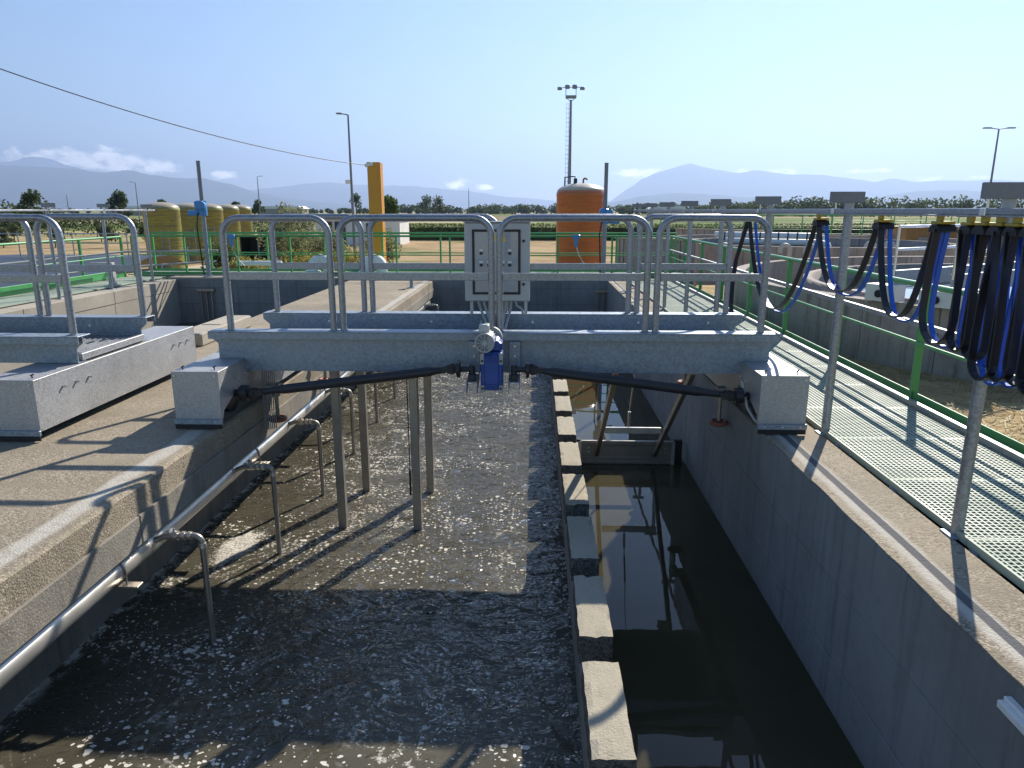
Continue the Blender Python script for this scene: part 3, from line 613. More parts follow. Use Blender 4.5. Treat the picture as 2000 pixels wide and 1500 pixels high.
def carriage(t, x0, x1, y0, y1, inner, zt=.55, cut=True):
    # sheet-metal end carriage: top, outer side, inner side with shaft opening, front and rear plates, rail scraper strips
    mm = MB(); xi = x1 if inner > 0 else x0; xo = x0 if inner > 0 else x1; th = .006
    mm.box(x0, x1, y0 + .004, y1, zt - .006, zt, .0025)
    mm.box(min(xo, xo + inner * th), max(xo, xo + inner * th), y0 + .004, y1, .09, zt - .0065)
    o = mm.build('end_carriage', 'galvanised_cover', t)
    mm = MB(); side = [(y0 + .004, .09), (y1, .09), (y1, zt - .0065), (y0 + .004, zt - .0065)] if not cut else [(y0 + .004, .10), (y0 + .03, .10), (y0 + .07, .17), (y0 + .42, .30), (y0 + .72, .30), (y0 + .80, .09), (y1, .09), (y1, zt - .0065), (y0 + .004, zt - .0065)]
    mm.prism(side, 'x', min(xi, xi - inner * th), max(xi, xi - inner * th)); mm.build('side_plate', 'galvanised_cover', o)
    mm = MB(); mm.box(x0 - .004, x1 + .004, y0 - .004, y0 + .0035, .10, zt + .004, .002); mm.build('front_plate', 'galvanised_cover', o)
    mm = MB(); mm.box(x0, x1, y1 + .0005, y1 + .006, .09, zt); mm.build('rear_plate', 'galvanised_cover', o)
    mm = MB(); mm.box(x0 - .012, x1 + .012, y0 - .03, y0 - .006, .055, .105, .004); mm.build('scraper_strip', 'galvanised', o)
    mm = MB(); mm.box(x0 - .006, x1 + .006, y0 - .024, y0 - .010, .012, .054); mm.build('scraper_rubber', 'rubber', o)
    for x in (x0 + .05, (x0 + x1) / 2, x1 - .05): bolt(o, (x, y0 - .03, .08), (0, -1, 0), .009, .006)
    for x in (x0 + .03, x1 - .03): bolt(o, (x, y0 - .004, zt - .035), (0, -1, 0), .010, .008)
    for x in (x0 + .06, x1 - .07): mm = MB(); mm.cyl((x, y0 + .10, zt), (x, y0 + .10, zt + .02), .006, 6); mm.bar((x - .012, y0 + .095, zt + .022), (x + .012, y0 + .11, zt + .034), .008, .012); mm.build('wing_nut', 'dark_steel', o)
    for yw in (y0 + .62, y1 - .5):     # wheels
        mm = MB(); xc = (x0 + x1) / 2; mm.cyl((xc - .06, yw, .185), (xc + .06, yw, .185), .18, 28); mm.build('wheel', 'rubber', o)
    for yy in (y0 + .38, y0 + .58, y0 + .78, y1 - .55, y1 - .38, y1 - .2): bolt(o, (xi, yy, zt - .14 - .10 * (yy - y0 < 1) * 0), (inner, 0, 0), .012, .03)
    return o
def guide_roller(o, x, y, z, xc):
    mm = MB(); mm.lathe((x, y, z), [(.0, -.025), (.085, -.025), (.1, -.012), (.1, .012), (.085, .025), (.06, .025), (.055, .012), (.03, .012), (.03, .03), (0, .03)], 28); r = mm.build('guide_roller', 'roller_red', o)
    mm = MB(); mm.cyl((x, y, z + .02), (x, y, .14), .022, 12); mm.cyl((x, y, .02), (x, y, .15), .045, 12); mm.build('roller_axle', 'stainless_dull', r)
    mm = MB(); mm.box(min(x - .05, xc), max(x + .05, xc), y - .05, y + .05, .135, .16, .004); mm.build('roller_arm', 'galvanised', r)
YF, YR = 7.0, 8.27
BX0, BX1 = -3.24, 2.38
B = thing('scraper_bridge', (-.4, 7.6, 0), 'galvanised travelling bridge spanning the basin with blue gear motor and control cabinet', 'bridge')
beam(B, 'front_beam', BX0, BX1, YF, -1); beam(B, 'rear_beam', BX0 + .06, BX1, YR, 1)
def share(name, mb, mat):      # one mesh for many alike pieces
    me = bpy.data.meshes.new(name); me.from_pydata(mb.v, [], mb.f); me.materials.append(MAT[mat]); me.update(); return me
pm = share('deck_plank', MB().box(0, .0552, YF + .14, YR - .02, .601, .635, .003), 'galvanised'); pn = share('deck_plank', MB().box(0, .04, YF + .14, YR - .02, .601, .635, .003), 'galvanised')
for i in range(96): link('deck_plank', pn if i in (30, 31, 32) else pm, (BX0 + .12 + i * .0565, 0, 0), B)
for (ya, yb) in ((YF + .130, YF + .139), (YR - .0195, YR - .011)): mm = MB(); mm.box(BX0 + .1, BX1 - .1, ya, yb, .58, .634); mm.build('deck_edge', 'galvanised', B)
for (a, b) in ((-3.04, -2.0), (-1.90, -.42), (-.34, 1.09), (1.19, 2.22)):
    guard_panel(B, a, b, YF + .03, .83, 1.925); guard_panel(B, a, b, YR + .1, .83, 1.925)
for x in (-2.4, -1.2, -.62, -.02, 1.2, 2.0): bolt(B, (x, YR - .006, .735), (0, -1, 0), .016, .008)
cl = carriage(B, -3.34, -2.91, 6.34, 9.45, 1); cr = carriage(B, 2.05, 2.47, 6.34, 9.45, -1)
for y in (7.52, 9.36): guide_roller(cl, -2.822, y, -.24, -2.93)
for y in (7.52, 9.36): guide_roller(cr, 2.005, y, -.24, 2.07)
for (xa, xb) in ((-3.15, -2.93), (2.07, 2.29)):
    for (ya, yb) in ((7.02, 7.12), (8.28, 8.40)): mm = MB(); mm.box(xa, xb, ya, yb, .552, .60, .004); mm.build('carriage_saddle', 'galvanised', B)
mm = MB()   # pleated cable guard under the left carriage
for i in range(7): mm.bar((-2.86 + i * .016, 7.30 + i * .012, .50), (-2.88 + i * .016, 7.28 + i * .012, -.30), .006, .01)
mm.build('cable_tie_bundle', 'galvanised_tube', B)
# drive shafts
def shaft(xa, za, xb, zb, y=6.66):
    a = Vector((xa, y, za)); b = Vector((xb, y, zb)); d = (b - a).normalized(); mm = MB(); L = (b - a).length
    mm.tube([a + d * .10, a + d * .16, a + d * .22, b - d * .30, b - d * .24, b - d * .1], .04, 18, True, [.03, .034, .046, .046, .034, .032]); o = mm.build('drive_shaft', 'dark_steel', B)
    for p, s in ((a, 1), (b, -1)):
        mm = MB(); mm.bar(p - d * s * .02, p + d * s * .10, .075, .05); mm.bar(p - d * s * .07, p + d * s * .05, .05, .078); mm.cyl(p + Vector((0, -.05, 0)), p + Vector((0, .05, 0)), .018, 12); mm.cyl(p + Vector((0, 0, -.05)), p + Vector((0, 0, .05)), .018, 12); mm.build('universal_joint', 'dark_steel', o)
    e = b; sx = 1 if xb > xa else -1
    mm = MB(); mm.cyl(e + Vector((sx * .05, 0, 0)), e + Vector((sx * .12, 0, 0)), .075, 20); mm.cyl(e + Vector((sx * .10, 0, 0)), e + Vector((sx * .30, .05, -.02)), .035, 14); mm.build('hub', 'dark_steel', o)
    return o
shaft(-.78, .525, -2.72, .275); shaft(-.02, .525, 1.86, .285)
# gear motor
g = MB(); gx, gy = -.40, 6.68
g.box(gx - .105, gx + .105, gy - .085, gy + .1, .33, .70, .012); gm = g.build('gear_motor', 'blue_paint', B)
g = MB(); g.box(gx - .07, gx + .07, gy - .105, gy - .084, .345, .68, .008); g.build('gearbox_cover', 'blue_paint', gm)
for z in (.355, .39, .62, .655): g = MB(); g.box(gx - .07, gx + .07, gy - .118, gy - .106, z - .008, z + .008, .003); g.build('rib', 'blue_paint', gm)
for sx in (-1, 1):
    g = MB(); g.box(gx + sx * .088 - .02, gx + sx * .088 + .02, gy - .098, gy - .086, .585, .695, .006); g.build('lug', 'motor_grey', gm)
    g = MB(); g.box(gx + sx * .088 - .02, gx + sx * .088 + .02, gy - .098, gy - .086, .315, .385, .006); g.build('lug', 'motor_grey', gm)
    for z in (.62, .355): g = MB(); g.cyl((gx + sx * .088, gy - .098, z), (gx + sx * .088, gy - .102, z), .011, 12); g.build('bolt_hole', 'rubber', gm)
g = MB(); g.box(gx - .02, gx + .10, gy - .06, gy + .12, .70, .80, .02); g.cyl((gx + .02, gy - .02, .73), (gx + .02, gy + .10, .76), .075, 18); g.build('gear_neck', 'blue_paint', gm)
mx_, mz_ = gx - .075, .80
g = MB(); g.cyl((mx_ + .02, 6.60, mz_), (mx_ + .035, 6.86, mz_), .078, 24); mo = g.build('motor_body', 'motor_grey', gm)
for k in range(20):
    a = k * math.pi / 10; g = MB() if k == 0 else g
    g.bar((mx_ + .02 + .075 * math.cos(a), 6.62, mz_ + .075 * math.sin(a)), (mx_ + .035 + .075 * math.cos(a), 6.84, mz_ + .075 * math.sin(a)), .006, .022, (math.cos(a), 0, math.sin(a)))
g.build('cooling_fins', 'motor_grey', mo)
g = MB(); g.lathe((0, 0, 0), [(.086, .0), (.086, .07), (.088, .075)], 28)
# fan cowl: ring and grille built as concentric wires and spokes
fc = Vector((mx_ + .015, 6.53, mz_)); g = MB()
for r_ in (.086, .0865): pass
g.tube([fc + Vector((.086 * math.cos(a), .0, .086 * math.sin(a))) for a in [i * math.pi / 18 for i in range(37)]], .007, 8, False)
g.cyl(fc + Vector((0, .004, 0)), fc + Vector((0.004, .09, 0)), .0865, 28); fo = g.build('fan_cover', 'motor_grey', mo)
g = MB(); g.cyl(fc + Vector((0, .0025, 0)), fc + Vector((0, .0038, 0)), .082, 28); g.build('fan_dark', 'rubber', mo)
g = MB()
for r_ in (.032, .044, .056, .068, .079): g.tube([fc + Vector((r_ * math.cos(a), -.002, r_ * math.sin(a))) for a in [i * math.pi / 14 for i in range(29)]], .0026, 6, False)
for k in range(12): a = k * math.pi / 6; g.bar(fc + Vector((.02 * math.cos(a), -.002, .02 * math.sin(a))), fc + Vector((.083 * math.cos(a), -.002, .083 * math.sin(a))), .006, .004, (0, 1, 0))
g.cyl(fc + Vector((0, -.004, 0)), fc + Vector((0, .002, 0)), .022, 16); g.build('fan_grille', 'cabinet_grey', mo)
g = MB(); g.cyl((mx_ + .06, 6.84, mz_), (mx_ + .065, 6.87, mz_), .105, 24); g.build('motor_flange', 'motor_grey', mo)
g = MB(); g.box(mx_ - .045, mx_ + .05, 6.63, 6.76, mz_ + .075, mz_ + .155, .008); g.build('terminal_box', 'cabinet_grey', mo)
for sx, x in ((-1, gx - .19), (1, gx + .21)):
    g = MB(); g.box(x - .055, x + .055, YF - .075, YF - .007, .43, .745, .004); br = g.build('mounting_bracket', 'galvanised', B)
    for s2 in (-1, 1):
        g = MB(); g.prism([(6.58, .41), (6.70, .40), (YF - .076, .46), (YF - .076, .40), (6.60, .30), (6.555, .33)], 'x', x + s2 * .05 - .004, x + s2 * .05 + .004); g.build('gusset', 'galvanised', br)
    g = MB(); g.box(x - .045, x + .045, 6.58, YF - .076, .408, .418); g.build('shelf', 'galvanised', br)
    g = MB(); g.cyl((x, 6.66, .41), (x, 6.66, .56), .028, 12); g.box(x - .035, x + .035, 6.62, 6.70, .42, .48, .006); g.build('bearing', 'dark_steel', br)
    for z in (.50, .60, .70): bolt(br, (x, YF - .075, z), (0, -1, 0), .012, .01)
    g = MB(); xx = x + sx * .115; g.cyl((xx, 6.66, .525), (xx + sx * .03, 6.66, .525), .085, 8); g.cyl((x, 6.66, .525), (xx + sx * .1, 6.66, .525), .026, 12); g.build('coupling', 'dark_steel', br)
# stainless drop posts, skimmer
for (x, y) in ((-2.12, 7.37), (-1.28, 7.37), (-2.10, 8.43), (-1.29, 8.43)):
    mm = MB(); mm.box(x - .045, x + .045, y - .045, y + .045, -2.2, .60, .006); mm.build('drop_post', 'stainless_dull', B)
mm = MB(); mm.cyl((-1.42, 7.75, .6), (-1.42, 7.75, -.92), .006, 6); mm.cyl((-1.42, 7.75, -.92), (-1.42, 7.75, -1.22), .013, 8); mm.build('level_sensor', 'rubber', B)
sk = MB(); ys = 9.55
sk.box(.66, 1.94, ys - .02, ys + .02, -1.5, -1.12, .004); bl = sk.build('skimmer_blade', 'stainless_dull', B)
for (z, h, d) in ((-1.13, .02, .05), (-1.19, .008, .03), (-1.36, .012, .035), (-1.42, .012, .035)):
    mm = MB(); mm.box(.665, 1.935, ys - d, ys - .021, z - h, z + h, .003); mm.build('blade_fold', 'stainless_dull', bl)
for (xa, xb) in ((.60, .655), (1.945, 2.06)): mm = MB(); mm.box(xa, xb, ys - .03, ys + .03, -1.55, -1.10); mm.build('rubber_seal', 'rubber', bl)
for x in (.64, 1.93): mm = MB(); mm.box(x - .02, x + .03, ys - .05, ys - .031, -1.46, -1.12, .004); mm.build('clamp_strip', 'stainless', bl)
for x in (.76, .78, 1.76, 1.83):
    for z in (-1.22, -1.28): bolt(bl, (x, ys - .02, z), (0, -1, 0), .01, .01)
for (xa, xb) in ((.88, .86), (1.68, 1.66)):
    mm = MB(); mm.bar((xa, ys - .05, -1.30), (xb, 7.35, .36), .075, .05, (1, 0, 0)); mm.build('skimmer_arm', 'stainless_dull', B)
mm = MB(); mm.box(.92, 1.64, 8.86, 8.90, -.80, -.72, .004); mm.build('skimmer_crossbar', 'stainless', B)
mm = MB(); mm.tube([(1.22, 8.88, -.72), (1.22, 8.86, -.55), (1.22, 8.3, .5)], .006, 6); mm.cyl((1.22, 8.87, -.70), (1.22, 8.84, -.50), .018, 10); mm.cyl((1.22, 8.78, -.42), (1.22, 8.62, -.12), .012, 10); mm.build('lifting_cable', 'stainless', B)
mm = MB(); mm.cyl((1.62, 8.3, .30), (1.76, 8.3, .30), .06, 16); mm.cyl((1.60, 8.3, .30), (1.78, 8.3, .30), .02, 10); mm.box(1.66, 1.72, 8.27, 8.33, .3, .45); mm.build('cable_pulley', 'stainless', B)
mm = MB(); mm.tube([(1.98, 6.7, .42), (2.0, 6.66, .30), (2.02, 6.60, .18), (2.06, 6.50, .10), (2.10, 6.40, .06)], .014, 8); mm.build('limit_cable', 'conduit', B)

# ---- control cabinet
C = thing('control_cabinet', (-.42, 8.3, .83), 'light grey control cabinet with framed window and two locks standing on the bridge', 'control cabinet')
cx0, cx1, cz0, cz1, cyf = -.79, -.055, .99, 1.865, 8.12
mm = MB(); mm.box(cx0, cx1, cyf + .022, cyf + .30, cz0, cz1, .008); bx = mm.build('housing', 'cabinet_grey', C)
mm = MB(); mm.box(cx0 - .01, cx1 + .01, cyf - .02, cyf + .32, cz1 + .001, cz1 + .012, .003); mm.build('rain_cap', 'cabinet_grey', C)
mm = MB(); mm.box(cx0 + .004, cx1 - .004, cyf, cyf + .021, cz0 + .006, cz1 - .006, .006); dr = mm.build('door', 'cabinet_grey', C)
wx0, wx1, wz0, wz1 = -.70, -.16, 1.07, 1.79
for (a, b, c_, d_) in ((wx0, wx1, wz1 - .026, wz1), (wx0, wx1, wz0, wz0 + .026), (wx0, wx0 + .026, wz0 + .0265, wz1 - .0265), (wx1 - .026, wx1, wz0 + .0265, wz1 - .0265)):
    mm = MB(); mm.box(a, b, cyf - .012, cyf - .0005, c_, d_, .002); mm.build('window_frame', 'black_gasket', dr)
mm = MB(); mm.box(wx0 + .0265, wx1 - .0265, cyf - .005, cyf - .0005, wz0 + .0265, wz1 - .0265); mm.build('instrument_panel', 'panel_face', dr)
yy = cyf - .0055
for (x, z) in ((-.60, 1.55), (-.28, 1.55), (-.60, 1.42), (-.515, 1.42), (-.36, 1.42), (-.28, 1.42)):
    mm = MB(); mm.box(x - .022, x + .022, yy - .006, yy, z - .002, z + .026, .002); mm.build('label_plate', 'white_paint', dr)
    mm = MB(); mm.box(x - .017, x + .017, yy - .010, yy, z - .036, z - .006, .003); mm.build('selector_switch', 'dark_steel', dr)
mm = MB(); mm.prism([(-.40, 1.66), (-.315, 1.66), (-.3575, 1.735)], 'y', yy - .003, yy - .0005); ws_ = mm.build('warning_sign', 'sign_yellow', dr)
mm = MB(); mm.prism([(-.357, 1.715), (-.367, 1.695), (-.359, 1.695), (-.364, 1.672), (-.347, 1.70), (-.355, 1.70), (-.350, 1.715)], 'y', yy - .0045, yy - .0032); mm.build('lightning_mark', 'black_gasket', ws_)
mm = MB(); mm.prism([(-.46, 1.66), (-.43, 1.66), (-.43, 1.735), (-.46, 1.735)], 'y', yy - .003, yy - .0005); mm.build('label_plate', 'sign_yellow', dr)
mm = MB(); mm.box(-.50, -.462, yy - .014, yy, 1.225, 1.268, .004); mm.build('emergency_switch', 'red_plastic', dr); mm = MB(); mm.box(-.50, -.462, yy - .006, yy, 1.272, 1.285, .002); mm.build('label_plate', 'white_paint', dr)
for z in (1.665, 1.185): mm = MB(); mm.cyl((-.125, cyf, z), (-.125, cyf - .012, z), .016, 14); mm.build('lock', 'black_gasket', dr)
for x in (-.72, -.10): mm = MB(); mm.box(x - .018, x + .018, cyf + .05, cyf + .09, .832, cz0 - .0005, .003); mm.build('leg', 'cabinet_grey', C)
rn = random.Random(2)
for k, (x, xe) in enumerate(((-.64, -.50), (-.58, -.46), (-.50, -.44), (-.43, -.40), (-.38, -.37), (-.33, -.36), (-.27, -.33))):
    mm = MB(); mm.cyl((x, cyf + .10, cz0 - .0005), (x, cyf + .10, cz0 - .03), .016, 10)
    mm.tube([(x, cyf + .10, cz0 - .03), (x + .02 * (1 if k < 3 else -.2), cyf + .09, .90), ((x + xe) / 2, cyf - .02, .80), (xe, cyf - .25, .70), (xe, 7.55, .655)], .016, 8); mm.build('conduit', 'conduit', C)
mm = MB(); mm.tube([(-.22, cyf + .1, cz0 - .0005), (-.20, cyf + .09, .93), (-.15, cyf + .09, .90), (-.13, cyf + .10, .84)], .014, 8); mm.build('conduit', 'conduit', C)
mm = MB(); mm.tube([(-.37, 7.6, .66), (-.39, 7.2, .80), (-.40, 7.02, .86), (-.42, 6.92, .88), (-.45, 6.80, .90)], .011, 8); mm.build('motor_cable', 'conduit', C)

# ---- neighbouring bridge
B2 = thing('scraper_bridge', (-6, 7.2, 0), 'second galvanised bridge ending on the left side of the tan ledge, bar deck visible', 'bridge')
beam(B2, 'front_beam', -10.6, -4.33, 6.65, -1, .83, .56); beam(B2, 'rear_beam', -10.6, -4.35, 7.85, 1, .83, .56)
bm_ = share('deck_bar', MB().box(0, .012, 6.79, 7.83, .60, .635), 'galvanised_cover')
for i in range(60):
    x = -8.0 + i * .0605
    if x < -4.45: link('deck_bar', bm_, (x, 0, 0), B2)
mm = MB(); mm.box(-8, -4.44, 6.79, 7.83, .585, .5995); mm.build('deck_plate', 'galvanised_cover', B2)
for (ya, yb) in ((6.78, 6.789), (7.831, 7.84)): mm = MB(); mm.box(-8, -4.44, ya, yb, .575, .64); mm.build('deck_edge', 'galvanised_cover', B2)
mm = MB(); mm.box(-4.43, -4.39, 6.70, 7.83, .575, .642, .003); mm.build('deck_edge', 'galvanised_cover', B2)
for (a, b) in ((-8.7, -7.2), (-7.1, -5.62), (-5.52, -4.43)): guard_panel(B2, a, b, 6.68, .83, 1.93); guard_panel(B2, a, b, 7.95, .83, 1.93)
for x in (-5.0, -6.2): bolt(B2, (x, 7.844, .735), (0, -1, 0), .016, .008)
carriage(B2, -4.85, -4.36, 5.93, 8.95, 1, .555, False)

# ================================================================== air header pipe
A = thing('air_pipe', (-3.05, 8, -.65), 'stainless air pipe under the ledge with valved drop legs into the foaming water', 'pipe')
mm = MB(); mm.tube([(-3.05, .5, -.56), (-3.05, 20.3, -.56)], .088, 24); hp = mm.build('header', 'stainless', A)
ys = [5.14 + 1.57 * i for i in range(0, 10)]
for i, y in enumerate(ys):
    mm = MB(); mm.tube([(-3.05, y - .105, -.56), (-3.05, y - .10, -.56), (-3.05, y + .02, -.56), (-3.05, y + .025, -.56)], .09, 24, False, [.088, .0905, .0905, .088]); mm.build('weld_collar', 'stainless', A)
    z = -.50; mm = MB(); mm.tube([(-2.98, y - .04, z - .03), (-2.90, y - .02, z), (-2.68, y, z)] + [(-2.68 + .065 * math.sin(a), y, z - .065 + .065 * math.cos(a)) for a in (.3, .6, .9, 1.2, 1.5)] + [(-2.615, y, -1.8)], .024, 12); d = mm.build('drop_leg', 'stainless_dull', A)
    for (x0, x1, r_) in ((-2.90, -2.875, .034), (-2.86, -2.80, .038), (-2.77, -2.745, .034), (-2.72, -2.695, .033)): mm = MB(); mm.cyl((x0, y, z), (x1, y, z), r_, 10); mm.build('fitting', 'stainless', d)
    mm = MB(); mm.cyl((-2.615, y, z - .06), (-2.615, y, z - .10), .031, 12); mm.build('fitting', 'stainless', d)
    mm = MB(); mm.cyl((-2.83, y, z + .03), (-2.83, y, z + .06), .010, 8); mm.bar((-2.85, y - .0, z + .066), (-2.80, y - .11, z + .074), .022, .006); mm.build('valve_handle', 'zinc_bright', d)
for y in [3.2 + 3.0 * i - .15 + (1.2 if i else 1.6) for i in range(-1, 6)]:
    mm = MB(); mm.tube([(-3.05 + .094 * math.cos(a), y, -.56 + .094 * math.sin(a)) for a in [math.pi * k / 10 - .2 for k in range(13)]], .007, 6); mm.cyl((-2.957, y, -.56), (-2.957, y, -.67), .007, 6); cl_ = mm.build('pipe_clamp', 'stainless_dull', A)
    mm = MB(); mm.box(-3.70, -2.86, y - .04, y + .04, -.672, -.655, .002); mm.build('pipe_bracket', 'stainless_dull', A)
# ================================================================== end-of-basin equipment
def gate_drive(name, x, y, ztop, zact, label, flip):
    t = thing(name, (x, y, 0), label, 'gate drive')
    mm = MB(); mm.cyl((x, y, .06), (x, y, zact - .1), .06, 14); mm.cyl((x, y, .06), (x, y, .09), .14, 14); mm.build('pedestal', 'galvanised', t)
    mm = MB(); mm.cyl((x, y, zact), (x, y, ztop), .055, 14); mm.cyl((x, y, ztop), (x, y, ztop + .02), .06, 14); mm.build('stem_cover', 'plate_grey', t)
    mm = MB(); mm.cyl((x, y, zact - .18), (x, y, zact + .24), .12, 16); mm.box(x - .17, x + .10, y - .2, y + .12, zact - .02, zact + .24, .04); ac = mm.build('actuator', 'actuator_blue', t)
    mm = MB(); mm.cyl((x - .1 * flip, y, zact - .1), (x - .42 * flip, y, zact - .12), .085, 14); mm.build('motor', 'actuator_blue', ac)
    mm = MB(); mm.cyl((x + .06, y - .12, zact + .12), (x + .1, y - .3, zact + .12), .10, 16); mm.build('handwheel', 'actuator_blue', ac)
    mm = MB(); mm.tube([(x - .1, y - .12, zact - .1), (x - .16, y - .14, zact - .5), (x - .12, y - .12, .6), (x - .1, y - .1, .1)], .02, 8); mm.build('cable', 'cable_black', t)
    for dx in (-.16, 0, .16): mm = MB(); mm.cyl((x + dx, 21.04, -2), (x + dx, 21.04, -.35), .022, 8); mm.build('guide_rod', 'stainless_dull', t)
    mm = MB(); mm.box(x - .26, x + .26, 20.98, 21.09, -.35, -.27, .01); mm.build('guide_yoke', 'stainless_dull', t)
gate_drive('gate_drive', -9.75, 21.35, 3.36, 2.02, 'blue electric gate drive with tall dark stem tube beside the yellow tanks', 1)
gate_drive('gate_drive', 2.02, 21.35, 3.28, 1.80, 'blue electric gate drive with tall stem tube beside the orange tank', -1)
for (x, lab) in ((-9.1, 'small blue junction box on the far handrail beside the yellow tanks'), (1.22, 'small blue junction box on the far handrail in front of the orange tank')):
    t = thing('junction_box', (x, 21.66, .9), lab, 'junction box')
    mm = MB(); mm.box(x - .11, x + .11, 21.58, 21.68, 1.17, 1.29, .02); mm.prism([(x - .07, 1.17), (x - .05, .95), (x + .03, .93), (x + .06, 1.17)], 'y', 21.60, 21.66); mm.build('box', 'actuator_blue', t)
    mm = MB(); mm.tube([(x, 21.63, .95), (x + .08, 21.63, .7), (x + .2, 21.6, .5), (x + .35, 21.6, .35)], .015, 6); mm.build('cable', 'conduit', t)
for (x, lab) in ((-6.62, 'fat white pipe bend between the gate drive and the yellow column'), (-4.95, 'white pipe bend just beside the foot of the yellow column')):
    t = thing('pipe_bend', (x, 22.3, 0), lab, 'pipe'); r_ = .17; x1 = x + .2
    mm = MB(); mm.tube([(x - .28, 22.3, .0), (x - .28, 22.3, .25)] + [(x - .03 - .25 * math.cos(a), 22.3 + .1 * math.sin(a), .25 + .25 * math.sin(a)) for a in [k * math.pi / 10 for k in range(1, 10)]] + [(x + .22, 22.3, .22), (x + .22, 22.3, .0)], r_, 18); o = mm.build('bend', 'white_paint', t)
    mm = MB(); mm.cyl((x - .28, 22.3, .10), (x - .28, 22.3, .16), .24, 18); mm.build('flange', 'white_paint', t)
t = thing('white_pipe', (-7.7, 22.4, 0), 'white horizontal pipe lying behind the far green toe board', 'pipe')
mm = MB(); mm.tube([(-9.3, 22.4, .38), (-7.9, 22.4, .38)], .075, 14); mm.build('pipe_run', 'white_paint', t); mm = MB(); mm.tube([(-7.9, 22.45, .28), (-7.1, 22.45, .28)], .05, 12); mm.build('thin_run', 'conduit', t)
# small posts standing on the ledges
for (x, y, lab) in ((-3.25, 18.9, 'short grey bollard post at the end of the tan ledge'), (2.38, 18.2, 'short grey bollard post on the narrow ledge beside the grating')):
    t = thing('end_stop', (x, y, 0), lab, 'post'); mm = MB(); mm.cyl((x, y, 0), (x, y, .33), .045, 12); mm.build('post', 'galvanised', t); mm = MB(); mm.box(x - .03, x + .14, y - .1, y + .1, .33, .37, .01); mm.build('striker', 'plate_grey', t)
    mm = MB(); mm.box(x - .1, x + .1, y - .1, y + .1, .001, .02, .004); mm.build('foot_plate', 'galvanised', t)
# yellow column with wire
t = thing('yellow_column', (-5.12, 23.6, -.4), 'tall yellow steel column with a wire tied to its top', 'column')
x, y, w = -5.1, 23.6, .2
mm = MB(); mm.box(x - w, x + w, y - .21, y - .19, -.45, 3.46); mm.box(x - w, x + w, y + .19, y + .21, -.45, 3.46); mm.box(x - .012, x + .012, y - .189, y + .189, -.45, 3.455); mm.build('beam', 'yellow_paint', t)
mm = MB(); mm.box(x + w + .001, x + w + .012, y - .2, y + .2, -.45, 3.45); mm.build('side_plate', 'yellow_paint', t)
mm = MB(); mm.box(x - .28, x + .28, y - .3, y + .3, -.45, -.40); mm.build('base_plate', 'yellow_paint', t)
mm = MB(); mm.cyl((x - .26, y - .22, 3.36), (x - .02, y - .24, 3.40), .05, 12); mm.cyl((x - .2, y - .22, 3.3), (x - .2, y - .22, 3.45), .02, 8); mm.build('insulator', 'white_paint', t)
# wire to the far left
a = Vector((x - .25, y - .22, 3.37)); dn = ray(-230, 50); b = Vector((0, 0, HC)) + dn * (13.0 / dn.y); pts = []
for i in range(41):
    f = i / 40; p = a.lerp(b, f); p.z -= .62 * 4 * f * (1 - f) * .55; pts.append(p)
mm = MB(); mm.tube(pts, .011, 6); tag(mm.build('overhead_wire', 'cable_black'), 'single dark wire sagging from the yellow column across the sky', 'wire')
# frp tanks
def frp_tank(x, y, r_, z0, zs, zt, mat, label, group=None, n=48):
    t = thing('storage_tank', (x, y, z0), label, 'tank', group)
    prof = [(r_, z0), (r_, zs - .12), (r_ * 1.012, zs - .10), (r_ * 1.012, zs), (r_ * .985, zs + .05)] + [(r_ * .985 * math.cos(a), zs + .05 + (zt - zs - .05) * math.sin(a)) for a in [k * math.pi / 20 for k in range(1, 10)]] + [(.0, zt)]
    mm = MB(); mm.lathe((x, y, 0), prof, n); mm.build('shell', mat, t); return t
TY = [(-20.6, 40.0), (-21.4, 44.8), (-22.3, 49.6), (-23.2, 54.6), (-24.2, 59.6)]
for i, (x, y) in enumerate(TY):
    t = frp_tank(x, y, .95, -1.2, 2.05, 2.42, 'frp_yellow', 'yellow-green fibreglass tank with a steel ladder, first of the row by the gate drive' if i == 0 else '%s yellow-green fibreglass tank of the row, counting from the gate drive' % ORDN[i], None if i == 0 else 'yellow tanks further back')
    if i < 3:
        mm = MB(); lx, ly = x + .55, y - .95
        for s in (-.2, .2): mm.cyl((lx + s, ly, -1.2), (lx + s, ly, .95), .02, 6)
        for k in range(8): mm.cyl((lx - .2, ly, -1 + k * .26), (lx + .2, ly, -1 + k * .26), .014, 6)
        mm.build('ladder', 'galvanised', t)
    mm = MB(); mm.tube([(x + .3, y - 1.15, -1.2), (x + .3, y - 1.15, -.2), (x + .3, y - .7, -.2)], .05, 8); mm.build('outlet_pipe', 'conduit', t)
t = frp_tank(1.75, 28.5, .93, -1.2, 2.62, 3.0, 'frp_orange', 'orange fibreglass tank with pale domed top and bent vent pipe')
mm = MB(); mm.tube([(1.83, 28.5, 2.95), (1.83, 28.5, 3.1)] + [(1.90 - .07 * math.cos(a), 28.5, 3.1 + .07 * math.sin(a)) for a in (.5, 1, 1.6, 2.2, 2.8, 3.1)], .035, 10); mm.build('vent_pipe', 'roller_red', t)
mm = MB(); mm.tube([(1.12, 28.3, 2.6), (1.12, 28.3, 3.2), (1.50, 28.3, 3.24), (1.52, 28.3, 3.0), (1.52, 28.35, 2.85)], .03, 8); mm.cyl((1.52, 28.3, 2.86), (1.52, 28.3, 3.16), .07, 10); mm.build('filler_pipe', 'cable_black', t)
